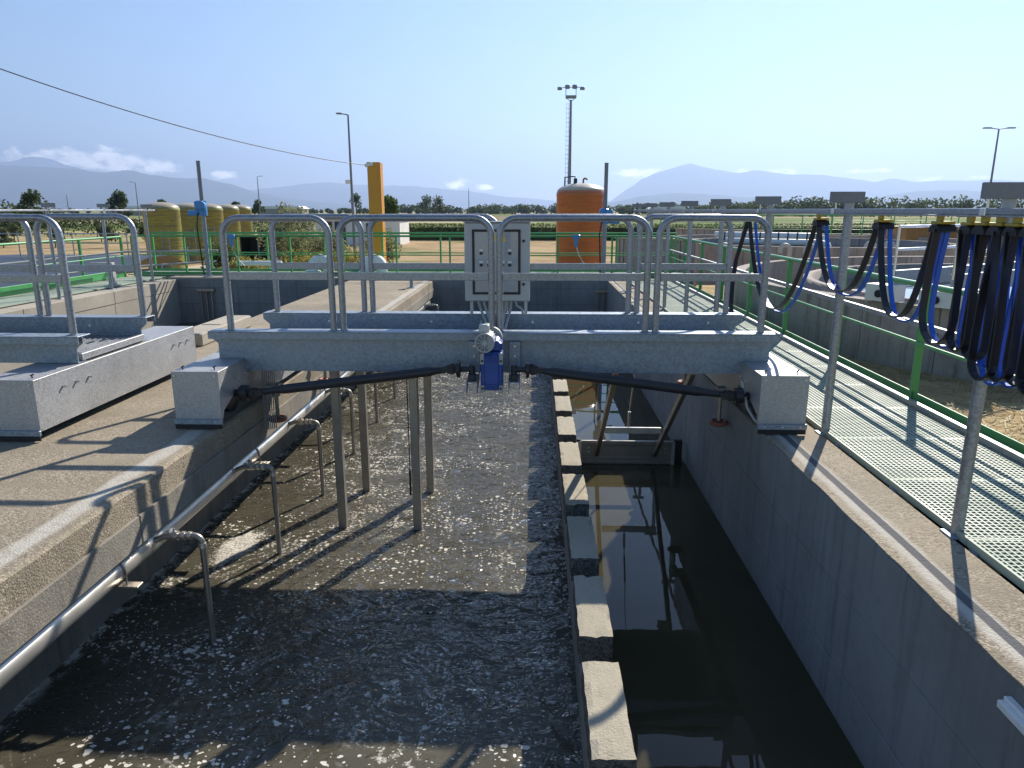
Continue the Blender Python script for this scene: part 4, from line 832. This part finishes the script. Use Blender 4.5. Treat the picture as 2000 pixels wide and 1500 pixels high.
# lamp posts
def lamp_post(x, y, h, arms, label, z0=-1.2, r0=.11):
    t = thing('street_lamp', (x, y, z0), label, 'street lamp')
    mm = MB(); mm.tube([(x, y, z0), (x, y, z0 + h)], r0, 10, True, [r0, r0 * .5]); mm.build('pole', 'plate_grey', t)
    for s in arms:
        mm = MB(); mm.tube([(x, y, z0 + h), (x + s * .5, y, z0 + h + .06), (x + s * .7, y, z0 + h + .07)], .035, 8); mm.build('arm', 'plate_grey', t)
        mm = MB(); mm.box(min(x + s * .55, x + s * 1.2), max(x + s * .55, x + s * 1.2), y - .15, y + .15, z0 + h + .04, z0 + h + .13, .04); mm.build('lamp_head', 'plate_grey', t)
    return t
t = lamp_post(-11.7, 47, 8.95, (-.62,), 'single-arm grey lamp post behind the yellow column')
mm = MB(); mm.box(-12.05, -11.75, 46.8, 46.9, 3.6, 3.85, .03); mm.build('camera_box', 'white_paint', t)
lamp_post(34.8, 58, 9.1, (-1, 1), 'double-arm lamp post leaning against the sky above the far right trees'); lamp_post(-82, 150, 8.7, (-1,), 'distant lamp post left of the yellow tanks', r0=.13); lamp_post(-56.6, 150, 9.8, (1,), 'distant lamp post beside the row of yellow tanks', r0=.13)
lamp_post(-98, 152, 6.2, (), 'distant bare pole left of the other lamp posts', r0=.12); lamp_post(-13.5, 150, 7.4, (), 'distant bare pole beyond the control cabinet', r0=.10)
t = thing('flood_mast', (6.2, 136, -1.2), 'tall floodlight mast with caged ladder behind the orange tank', 'mast'); x, y = 6.2, 136; zt = 23.2
mm = MB(); mm.tube([(x, y, -1.2), (x, y, zt - 2.2)], .3, 12, True, [.36, .20]); mm.build('pole', 'plate_grey', t)
mm = MB()
for s in (-.75, -.35): mm.cyl((x + s, y, 1), (x + s, y, zt - 3), .025, 5)
for k in range(24): mm.cyl((x - .85, y, 2.4 + k * .78), (x - .2, y, 2.4 + k * .78), .035, 5)
mm.box(x - .95, x - .87, y - .3, y + .3, 5.2, 7.1); mm.box(x - .95, x - .3, y - .3, y + .3, 5.15, 5.22); mm.build('ladder', 'plate_grey', t)
mm = MB(); mm.box(x - .95, x + .95, y - .6, y + .6, zt - 1.9, zt - 1.5)
for s in (-.9, .9): mm.cyl((x + s, y, zt - 1.6), (x + s, y, zt), .06, 6); mm.cyl((x, y, zt - 2.5), (x + s, y, zt - 1.8), .06, 6)
mm.build('basket', 'plate_grey', t)
for s in (-2.0, -.65, .65, 2.0): mm = MB(); mm.box(x + s - .42, x + s + .42, y - .35, y + .3, zt - (.55 if abs(s) > 1 else .35), zt + (-.05 if abs(s) > 1 else .3), .1); mm.build('floodlight', 'plate_grey', t)
mm = MB(); mm.cyl((x - 2, y, zt - .1), (x + 2, y, zt - .1), .06, 6); mm.build('crossbar', 'plate_grey', t)

# ================================================================== right-hand tanks and pipes
def round_tank(cx, cy, r_, z0, z1, label, nseg=40, inner=True):
    t = thing('round_tank', (cx, cy, z0), label, 'tank'); me = None; th = .28
    mm = MB(); a0 = 2 * math.pi / nseg; g = .006 / r_
    for q in range(5):
        pass
    vs = []; K = 4
    for k in range(K + 1):
        a = g + (a0 - 2 * g) * k / K
        for rr in (r_ - th, r_):
            for z in (z0, z1): vs.append((rr * math.cos(a), rr * math.sin(a), z - z0))
    fs = [(0, 2, 3, 1), (K * 4 + 0, K * 4 + 1, K * 4 + 3, K * 4 + 2)]
    for k in range(K):
        i = k * 4; j = i + 4; fs += [(i, i + 1, j + 1, j), (i + 2, j + 2, j + 3, i + 3), (i + 1, i + 3, j + 3, j + 1), (i, j, j + 2, i + 2)]
    me = bpy.data.meshes.new('wall_segment'); me.from_pydata(vs, [], fs); me.materials.append(MAT['concrete_old']); me.update()
    for k in range(nseg):
        o = link('wall_segment', me, (cx, cy, z0), t); o.rotation_euler = (0, 0, k * a0)
    mm = MB(); mm.lathe((cx, cy, 0), [(r_ - th - .003, z0 + .1), (0.01, z0 + .05)], 48); mm.build('floor', 'concrete_wall', t)
    mm = MB(); mm.lathe((cx, cy, 0), [(r_ - th + .02, z0), (r_ - .03, z0), (r_ - .03, z1 - .05), (r_ - th + .02, z1 - .05), (r_ - th + .02, z0)], 64); mm.build('core', 'concrete_wall', t)
    if inner:
        mm = MB(); mm.lathe((cx, cy, 0), [(r_ * .80, z0), (r_ * .80, z1 - .12), (r_ * .80 - .2, z1 - .12), (r_ * .80 - .2, z0)], 64); mm.build('launder_wall', 'concrete_old', t)
        mm = MB(); mm.lathe((cx, cy, 0), [(.01, z1 - .45), (r_ * .80 - .21, z1 - .45)], 48); mm.build('tank_water', 'water_plain', t)
    return t
round_tank(12.5, 15.5, 8.0, -.45, .58, 'round streaked concrete tank just beyond the walkway and straw ground')
round_tank(13.6, 36.5, 8.0, -1.2, .58, 'round concrete tank behind the tank with the white carriage', 40)
round_tank(31.5, 37.0, 8.5, -1.2, .70, 'round concrete tank in front of the ochre container', 40)
# revolving bridge on the near round tank
t = thing('tank_carriage', (5.9, 11.4, .58), 'white drive carriage on the rim of the round concrete tank', 'carriage')
c0 = Vector((12.5, 15.5, 0)); a1 = math.atan2(11.15 - 15.5, 5.86 - 12.5)
def rimp(a, r_, z): return Vector((12.5 + r_ * math.cos(a), 15.5 + r_ * math.sin(a), z))
for k, (da, w, h) in enumerate(((-.105, .34, .30), (-.045, .50, .24), (.065, .48, .26))):
    p = rimp(a1 - da, 7.98, .60); d = Vector((-math.sin(a1 - da), math.cos(a1 - da), 0)); mm = MB(); mm.bar(p + Vector((0, 0, h / 2)) - d * w / 2, p + Vector((0, 0, h / 2)) + d * w / 2, .3, h); o = mm.build('carriage_box', 'white_paint', t)
    q = rimp(a1 - da, 8.14, .60 + h * .45); n_ = Vector((math.cos(a1 - da), math.sin(a1 - da), 0)); mm = MB(); mm.cyl(q, q + n_ * .02, .06, 14); mm.build('wheel_port', 'rubber', o)
for r0_, r1_ in ((7.9, .6),):
    mm = MB()
    for s in (-.45, .45):
        d = Vector((-math.sin(a1), math.cos(a1), 0)) * s
        mm.bar(rimp(a1, r0_, .95) + d, rimp(a1, r1_, .95) + d, .08, .25)
    mm.build('bridge_beam', 'galvanised', t)
    for s in (-.45, .45):
        d = Vector((-math.sin(a1), math.cos(a1), 0)) * s; mm = MB()
        for z in (1.4, 1.75): mm.tube([rimp(a1, r0_, z) + d, rimp(a1, r1_, z) + d], .022, 8)
        for k in range(8): rr = r0_ + (r1_ - r0_) * k / 7; mm.cyl(rimp(a1, rr, 1.0) + d, rimp(a1, rr, 1.75) + d, .022, 8)
        mm.build('handrail', 'zinc_bright', t)
# inverted J pipes by the second tank
for k, (px_, y, s) in enumerate(((1425, 28.4, 1), (1543, 28.0, 1), (1592, 27.6, 1), (1706, 30, 1), (1742, 30, 1))):
    x = (px_ - 1045) * y / 1440 * 1.0; t = thing('vent_pipe', (x, y, -1.2), 'white bent vent pipe against the second round tank', 'pipe', 'bent vent pipes by the second round tank'); zt = .70
    mm = MB(); mm.tube([(x, y, -1.2), (x, y, zt - .18)] + [(x - .18 + .18 * math.cos(a), y, zt - .18 + .18 * math.sin(a)) for a in (.4, .8, 1.2, 1.57, 2.0, 2.4, 2.8, 3.14)] + [(x - .36, y, zt - .3)], .085, 12); mm.build('pipe', 'conduit', t)
# pipe gallery
t = thing('pipe_gallery', (13, 42, -1.2), 'row of fat pale pipes on dark supports behind the second round tank', 'pipework')
for k, (z, y) in enumerate(((.60, 43), (.28, 42.4))):
    mm = MB(); mm.tube([(10.5, y, z), (15.2, y - 3, z)] + [(15.5, y - 3.2, z - .1), (15.6, y - 3.3, z - .4), (15.6, y - 3.3, -1.2)], .19, 14); mm.build('pipe_run', 'white_paint', t)
for k in range(11):
    x = 10.8 + k * .42; mm = MB(); mm.box(x - .035, x + .035, 42.0 - k * .26, 42.06 - k * .26, -1.2, .8); mm.build('support', 'dark_steel', t)
railing('green_railing', (8.5, 50, -.2), (26, 46, -.2), 'green handrail on the gallery behind the fat pale pipes', 10, (0, 0), False, 1.9, False, (.7, 1.2, 1.55)); railing('green_railing', (9.5, 56, -.2), (30, 54, -.2), 'green handrail furthest back beyond the pipe gallery', 10, (0, 0), False, 1.8, False, (.8, 1.3))
# ribbed wall behind the far walkway
t = thing('ribbed_wall', (3.6, 26, -1.2), 'ribbed concrete wall angling away beside the orange tank', 'wall')
pa, pb = Vector((2.95, 26.3, 0)), Vector((5.3, 23.9, 0)); dd = (pb - pa); Ls = dd.length; dd.normalize(); nn = Vector((-dd.y, dd.x, 0)); k = 0; n = 34
for k in range(n):
    q0 = pa + dd * (Ls * k / n + .01); q1 = pa + dd * (Ls * (k + 1) / n - .01); off = -nn * (.03 if k % 2 else 0)
    mm = MB(); mm.bar(q0 + off + Vector((0, 0, -.1)), q1 + off + Vector((0, 0, -.1)), .2, 2.2); mm.build('rib', 'concrete_old', t)
mm = MB(); mm.bar(pa + Vector((0, 0, 1.04)), pb + Vector((0, 0, 1.04)), .34, .07); mm.build('coping', 'concrete_pale', t)
t = thing('ribbed_wall', (9, 40, -1.2), 'low ribbed concrete wall in front of the hedge', 'wall')
pa, pb = Vector((9.0, 47, 0)), Vector((13.4, 42, 0)); dd = pb - pa; Ls = dd.length; dd.normalize()
for k in range(24):
    q0 = pa + dd * (Ls * k / 24 + .01); q1 = pa + dd * (Ls * (k + 1) / 24 - .01); mm = MB(); mm.bar(q0 + Vector((0, 0, -.2)), q1 + Vector((0, 0, -.2)), .2 + .05 * (k % 2), 2.0); mm.build('rib', 'concrete_old', t)
mm = MB(); mm.bar(pa + Vector((0, 0, .84)), pb + Vector((0, 0, .84)), .34, .07); mm.build('coping', 'concrete_pale', t)
# ochre container, dark skip, white building, red hydrant
t = thing('container', (21.9, 40.5, -1.2), 'ochre steel container behind the round tanks', 'container')
mm = MB(); mm.box(19.9, 23.9, 39.9, 42.2, -1.2, 1.08, .02); bo = mm.build('body', 'ochre_paint', t)
for k in range(13): mm = MB(); mm.box(20.0 + k * .3, 20.12 + k * .3, 39.87, 39.899, -1.1, 1.0, .008); mm.build('corrugation', 'ochre_paint', bo)
mm = MB(); mm.box(19.86, 23.94, 39.86, 42.24, 1.081, 1.13); mm.build('top_rim', 'ochre_paint', t)
t = thing('dark_shed', (-16.9, 44.5, -1.2), 'open dark shed half hidden by the flowering bushes', 'shed')
mm = MB(); mm.box(-18.0, -15.9, 45.4, 45.5, -1.2, .4); mm.box(-18.0, -17.92, 44, 45.4, -1.2, .4); mm.box(-15.98, -15.9, 44, 45.4, -1.2, .4); mm.build('wall', 'dark_shed', t)
mm = MB(); mm.box(-18.1, -15.8, 43.9, 45.6, .401, .47); mm.build('roof', 'roof_grey', t); mm = MB(); mm.box(-16.9, -16.8, 43.95, 44.0, -1.2, .4); mm.build('post', 'plate_grey', t)
t = thing('white_building', (-18, 70, -1.2), 'long low white building behind the bushes and the yellow column', 'building')
mm = MB(); mm.box(-24.0, -12.6, 68, 73, -1.2, 1.12); mm.build('wall', 'white_paint', t)
mm = MB(); mm.box(-24.2, -12.4, 67.8, 73.2, 1.121, 1.28); mm.build('roof', 'roof_grey', t)
for (x, w, z0, z1) in ((-21.6, .5, -.2, .8), (-19.2, .5, -1.1, .95), (-18.2, 1.0, -1.1, .95), (-15.6, .3, -.2, .8)): mm = MB(); mm.box(x - w / 2, x + w / 2, 67.93, 67.999, z0, z1); mm.build('door' if z0 < -1 else 'window', 'glass_dark', t)
t = thing('hydrant', (-.55, 27.5, -.9), 'small red hydrant beside the control cabinet on the straw ground', 'hydrant')
mm = MB(); mm.lathe((-.42, 27.5, -1.0), [(.12, 0), (.12, .04), (.07, .06), (.07, 1.1), (.1, 1.12), (.1, 1.3), (.05, 1.4), (0, 1.42)], 16); mm.build('body', 'red_plastic', t); mm = MB(); mm.cyl((-.62, 27.5, .2), (-.22, 27.5, .2), .05, 12); mm.build('nozzle', 'red_plastic', t)
# pond with black liner (left)
t = thing('lined_pond', (-30, 24, -1.4), 'pond bank covered in black liner beyond the green handrail', 'pond')
mm = MB(); vs = []
for i in range(41):
    x = -45 + i * .72
    for (y, z) in ((21.5, -.95), (23, -.9), (30.0, .05), (31.5, .08), (33, -.5)): vs.append((x + .1 * math.sin(y), y + .3 * math.sin(x * .3), z + .05 * mnoise.noise((x * .9, y * .6, 0))))
mm.add(vs, [(i * 5 + a, i * 5 + 5 + a, i * 5 + 6 + a, i * 5 + 1 + a) for i in range(40) for a in range(4)], True); mm.build('liner', 'liner_black', t)
mm = MB(); mm.box(-45, -13.8, 10, 21.6, -1.1, -1.02); mm.build('pond_water', 'water_plain', t)
mm = MB(); mm.tube([(-45, 31, 1.0), (-17.5, 31, 1.0)], .03, 6); mm.tube([(-45, 31, .6), (-17.5, 31, .6)], .02, 6)
for k in range(12): mm.cyl((-44 + k * 2.4, 31, .05), (-44 + k * 2.4, 31, 1.0), .03, 6)
tag(mm.build('pond_fence', 'conduit'), 'thin pale rail fence on the crest of the black-lined bank', 'fence')
mm = MB(); mm.box(-12.34, -12.28, -.6, 20.5, .06, .26, .006); tag(mm.build('cable_tray', 'green_paint'), 'broad green tray lying along the walkway above the pond', 'tray')
t = thing('pipe_stub', (-11.6, 18.9, 0), 'bent grey square duct standing on the pale wall walkway', 'duct')
mm = MB(); mm.box(-11.35, -11.2, 18.85, 19.0, .05, .5, .01); mm.box(-11.8, -11.2, 18.85, 19.0, .5, .64, .01); mm.build('duct', 'conduit', t)

# ================================================================== plants
def tree(name, x, y, z0, h, cw, label, mat='leaf_tree', seed=0, n=900, leaf=.14, cat='tree', trunk=.35, group=None, blobs=9):
    r = random.Random(seed); t = thing(name, (x, y, z0), label, cat, group)
    zt = z0 + h; zc = z0 + h * trunk; mm = MB(); lean = r.uniform(-.08, .08) * h
    mm.tube([(x, y, z0), (x + lean * .4, y, z0 + h * .3), (x + lean, y, z0 + h * .75)], .05 * h / 3, 8, True, [.035 * h, .026 * h, .010 * h])
    cs = []
    for k in range(blobs):
        a = r.uniform(0, 6.28); q = r.uniform(.15, .62) * cw / 2; f = r.uniform(.12, .92); wd = math.sin(min(1, f * 1.1 + .25) * math.pi) ** .6 if f < .9 else .5
        c = Vector((x + lean * .7 + q * math.cos(a) * wd * 1.3, y + q * math.sin(a) * wd * 1.3, zc + (zt - zc) * f)); cs.append(c)
        mm.tube([(x + lean * .4, y, z0 + h * .3), ((x + c.x) / 2, (y + c.y) / 2, (z0 + h * .3 + c.z) / 2 + .05 * h), c], .01 * h, 5, False, [.014 * h, .009 * h, .004 * h])
    mm.build('trunk', 'bark', t); mm = MB()
    for k, c in enumerate(cs):
        rr = cw * r.uniform(.17, .27); mm.leaves(c, (rr, rr, rr * .85 * min(1, (zt - zc) / cw + .3)), n // blobs, leaf, seed * 50 + k, .3)
    mm.build('crown', mat, t); return t
def bush(x, y, z0, rx, h, label, mat, seed, n=2200, leaf=.06, group=None):
    r = random.Random(seed); t = thing('bush', (x, y, z0), label, 'bush', group); mm = MB(); st = MB()
    for k in range(9):
        a = r.uniform(0, 6.28); q = r.uniform(0, .7); c = (x + rx * q * math.cos(a), y + rx * .6 * q * math.sin(a), z0 + h * r.uniform(.25, .8)); st.tube([(x + .1 * math.cos(a), y, z0), c], .02, 5, False, [.03, .01])
        mm.leaves(c, (rx * .45, rx * .45, h * .30), n // 9, leaf, seed * 90 + k, .2)
    st.build('stems', 'bark', t); mm.build('foliage', mat, t)
BUSH = [(-14.6, 43, 1.7, 3.5, 'leaf_bush', 'tall pale oleander bush rising above the dark shed', 3600, .09), (-12.6, 40, 1.9, 2.5, 'leaf_bush', 'broad flowering oleander bush in front of the white building', 3600, .08),
        (-10.9, 37.5, 1.4, 2.0, 'leaf_bush', 'flowering oleander bush just left of the yellow column', 3000, .075), (-9.8, 31.5, 1.5, 1.6, 'leaf_yellow', 'yellowish low bush beside the fat white pipe bend', 2400, .06),
        (-7.9, 31, 1.3, 1.5, 'leaf_yellow', 'yellow-green low bush behind the foot of the yellow column', 2200, .06), (-12.6, 31, 1.2, 1.25, 'leaf_yellow', 'yellow-green weeds in front of the dark shed', 2200, .06), (-15.2, 35, 1.3, 1.7, 'leaf_tree', 'bright green bush at the foot of the last yellow tanks', 2400, .07),
        (-9.0, 42, 1.6, 2.1, 'leaf_bush', 'flowering oleander bush half behind the yellow column', 3000, .08)]
for i, (x, y, rx, h, mt, lab, n, lf) in enumerate(BUSH): bush(x, y, gz(x, y), rx, h, lab, mt, i + 1, n, lf)
tree('broadleaf_tree', -15.3, 79, -1.2, 4.4, 3.0, 'bright green young tree right of the yellow column', 'leaf_tree', 31, 1900, .17, trunk=.28)
tree('broadleaf_tree', -66, 95, -1.2, 5.4, 4.4, 'round dark tree beside the left festoon post', 'leaf_dark', 32, 1500, .22, trunk=.2); tree('pine_tree', -100, 175, -1.2, 7.2, 6.5, 'twin-topped pine beyond the orchard', 'leaf_dark', 33, 1300, .30, trunk=.4)
tree('pine_tree', -76, 200, -1.2, 5.6, 4.5, 'round pine beside the distant lamp post', 'leaf_dark', 38, 900, .3, trunk=.4)
for k, (x, y, h, w) in enumerate(((-78, 320, 10, 9), (-50, 340, 9, 10), (-40, 300, 8, 9), (-118, 230, 6, 7), (-128, 225, 6, 6), (-88, 215, 5.5, 6))):
    tree('distant_tree', x, y, -1.2, h, w, 'dark distant tree standing alone on the field edge', 'leaf_dark', 60 + k, 700, .42, trunk=.3, group='lone distant trees', blobs=7)
for k in range(26):   # young orchard
    r = random.Random(k); row = k // 9; x = -60 + (k % 9) * 4.6 + row * 1.5; y = 62 + row * 12
    tree('olive_tree', x, y, -1.2, r.uniform(1.5, 2.1), r.uniform(1.5, 2.0), 'small grey-green olive tree on the dry orchard ground', 'leaf_olive', 100 + k, 420, .13, trunk=.2, group='olive trees of the young orchard', blobs=6)
def foliage_band(name, pts, hfun, wid, n, leaf, mat, seed, z0=-1.2):
    r = random.Random(seed); mm = MB()
    for k in range(n):
        f = r.random() * (len(pts) - 1); i = int(f); a = Vector(pts[i]); b = Vector(pts[i + 1]); p = a.lerp(b, f - i); h = hfun(p.x, r); c = Vector((p.x + r.uniform(-wid, wid) * .3, p.y + r.uniform(-wid, wid), z0 + h * r.uniform(.3, .62)))
        mm.leaves(c, (h * .42, h * .42, h * .40), 70, leaf, seed * 1000 + k, .45)
    return stuff(mm.build(name, mat))
hd = MB(); r = random.Random(77)
for k in range(11000):
    x = r.uniform(-15, 66); y = 80 + r.uniform(-.7, .7) + .02 * (x - 20); z = -1.2 + 1.75 * math.sqrt(r.random()) * (1 + .06 * mnoise.noise((x * .7, 0, 0)))
    s = .12; a = Vector((r.gauss(0, 1), r.gauss(0, 1), r.gauss(0, 1))).normalized() * s; b = a.cross(Vector((r.gauss(0, 1), r.gauss(0, 1), r.gauss(0, 1)))).normalized() * s * .6; p = Vector((x, y, z)); hd.add([p - a, p + b, p + a, p - b], [(0, 1, 2, 3)])
hb = MB(); hb.box(-15, 66, 79.6, 80.4, -1.2, .15)
t = thing('hedge', (25, 80, -1.2), 'long clipped dark green hedge along the edge of the fields', 'hedge'); hd.build('foliage', 'leaf_hedge', t); hb.build('inner_growth', 'leaf_dark', t)
hd = MB()
for k in range(5000):
    x = r.uniform(-70, -26); y = 92 + r.uniform(-.8, .8); z = -1.2 + 2.0 * math.sqrt(r.random()); s = .16; a = Vector((r.gauss(0, 1), r.gauss(0, 1), r.gauss(0, 1))).normalized() * s; b = a.cross(Vector((r.gauss(0, 1), r.gauss(0, 1), r.gauss(0, 1)))).normalized() * s * .6; p = Vector((x, y, z)); hd.add([p - a, p + b, p + a, p - b], [(0, 1, 2, 3)])
t = thing('hedge', (-48, 92, -1.2), 'dark hedge behind the young olive orchard', 'hedge'); hd.build('foliage', 'leaf_dark', t)
foliage_band('distant_wood', [(-120, 560, 0), (-30, 560, 0), (70, 540, 0), (140, 480, 0)], lambda x, r: 5.5 + 3.5 * r.random() * (1 if x > -40 else .6), 12, 260, .9, 'leaf_dark', 1)
foliage_band('distant_wood', [(100, 400, 0), (160, 360, 0), (250, 330, 0), (420, 340, 0)], lambda x, r: 6.5 + 4.5 * r.random() * (1 if x > 120 else .6), 10, 330, .75, 'leaf_dark', 2)
foliage_band('distant_wood', [(-620, 700, 0), (-300, 640, 0), (-120, 620, 0)], lambda x, r: 3 + 2.5 * r.random(), 15, 170, 1.0, 'leaf_dark', 3)
foliage_band('distant_wood', [(-95, 118, 0), (-74, 112, 0)], lambda x, r: 4.3 + 1.2 * r.random(), 4, 26, .35, 'leaf_dark', 4)
# far low buildings
for k, (x, y, w, lab) in enumerate(((-232, 420, 34, 'far white greenhouse roof on the left plain'), (-150, 430, 26, 'far grey shed beside the pines on the plain'), (75, 420, 20, 'far pale barn below the wooded hill'))):
    t = thing('far_building', (x, y, -1.2), lab, 'building'); mm = MB(); mm.box(x - w / 2, x + w / 2, y, y + 12, -1.2, 2.6); mm.build('wall', 'concrete_pale', t)
    mm = MB(); mm.prism([(x - w / 2 - .5, 2.6), (x + w / 2 + .5, 2.6), (x + w / 2 - 2, 4.2), (x - w / 2 + 2, 4.2)], 'y', y - .5, y + 12.5); mm.build('roof', 'white_paint', t)
# straw scattered on the ground beyond the walkway
hd = MB(); r = random.Random(5)
for k in range(16000):
    x = r.uniform(4.1, 9.5); y = r.uniform(2.5, 17)
    if (x - 12.5) ** 2 + (y - 15.5) ** 2 < 8.05 ** 2: continue
    a = r.uniform(0, 6.28); L_ = r.uniform(.03, .10); z = gz(x, y) + r.uniform(.0, .05); d = Vector((math.cos(a) * L_, math.sin(a) * L_, r.uniform(-.02, .04))); s = Vector((-math.sin(a), math.cos(a), 0)) * .005; p = Vector((x, y, z)); hd.add([p - d - s, p + d - s, p + d + s, p - d + s], [(0, 1, 2, 3)])
stuff(hd.build('straw', 'straw'))

# ================================================================== hills
def ridge(name, prof, dist, seed, rough=.06):
    xs = []; n = 140; mm = MB(); NV = 16; P = []
    for i in range(n + 1):
        px = prof[0][0] + (prof[-1][0] - prof[0][0]) * i / n
        for a, b in zip(prof, prof[1:]):
            if a[0] <= px <= b[0]: f = (px - a[0]) / (b[0] - a[0]); f = f * f * (3 - 2 * f) * .5 + f * .5; py = a[1] + (b[1] - a[1]) * f; break
        py += 1.6 * mnoise.noise((px * .05, seed, 0)) + .8 * mnoise.noise((px * .17, seed, 3))
        d = ray(px, py); k = dist / d.y; P.append((d.x * k, HC + d.z * k))
    vs = []
    for x, h in P:
        for j in range(NV + 1):
            v = j / NV * 1.5
            y = dist * (.78 + .22 * v); f = min(v, 2 - v); z = -1.2 + (h + 1.2) * (f ** 1.25)
            if 0 < v < 1: z += h * rough * 2.2 * (mnoise.noise((x / dist * 22, v * 2.2, seed)) + .5 * mnoise.noise((x / dist * 50, v * 5, seed))) * v * (1 - v) * 2
            vs.append((x * (y / dist), y, z))
    m_ = NV + 1; mm.add(vs, [(i * m_ + j, i * m_ + m_ + j, i * m_ + m_ + j + 1, i * m_ + j + 1) for i in range(n) for j in range(NV)], True)
    return struct(mm.build(name, 'hill'))
ridge('hills', [(-700, 345), (-400, 322), (-150, 318), (0, 318), (60, 321), (130, 324), (200, 334), (250, 328), (290, 338), (350, 345), (395, 345), (450, 357), (500, 374), (560, 386), (640, 396), (760, 404)], 15000, 1)
ridge('hills', [(-300, 330), (-100, 305), (10, 312), (60, 301), (90, 303), (130, 318), (220, 345), (330, 372), (430, 400)], 22000, 2)
ridge('hills', [(300, 404), (440, 376), (520, 366), (600, 356), (640, 353), (700, 359), (800, 361), (900, 370), (1000, 384), (1100, 392), (1250, 398), (1400, 404)], 21000, 3)
ridge('hills', [(1120, 404), (1190, 392), (1230, 365), (1255, 346), (1290, 331), (1330, 320), (1347, 314), (1372, 321), (1400, 328), (1440, 334), (1478, 328), (1500, 332), (1540, 337), (1600, 338), (1660, 345), (1710, 353), (1742, 345), (1790, 353), (1830, 350), (1900, 350), (1950, 348), (2000, 352), (2200, 358), (2500, 366), (2800, 390)], 17000, 4)
ridge('hills', [(1160, 404), (1200, 393), (1260, 381), (1320, 375), (1400, 379), (1450, 384), (1550, 391), (1680, 398), (1740, 378), (1800, 371), (1870, 369), (1950, 376), (2100, 372), (2300, 385), (2500, 400)], 11500, 5)
# ================================================================== haze
m, t_, b_ = newmat('haze'); N = NT(t_); t_.nodes.remove(b_); pv = N.n('ShaderNodeVolumePrincipled'); pv.inputs['Color'].default_value = (.50, .66, 1.0, 1); pv.inputs['Density'].default_value = 9.5e-5; pv.inputs['Anisotropy'].default_value = .38
N.l(pv.outputs[0], t_.nodes['Material Output'].inputs['Volume']); MAT['haze'] = m
mm = MB(); mm.box(-27000, 27000, -200, 27500, -5.2, 1950); stuff(mm.build('haze', 'haze'))
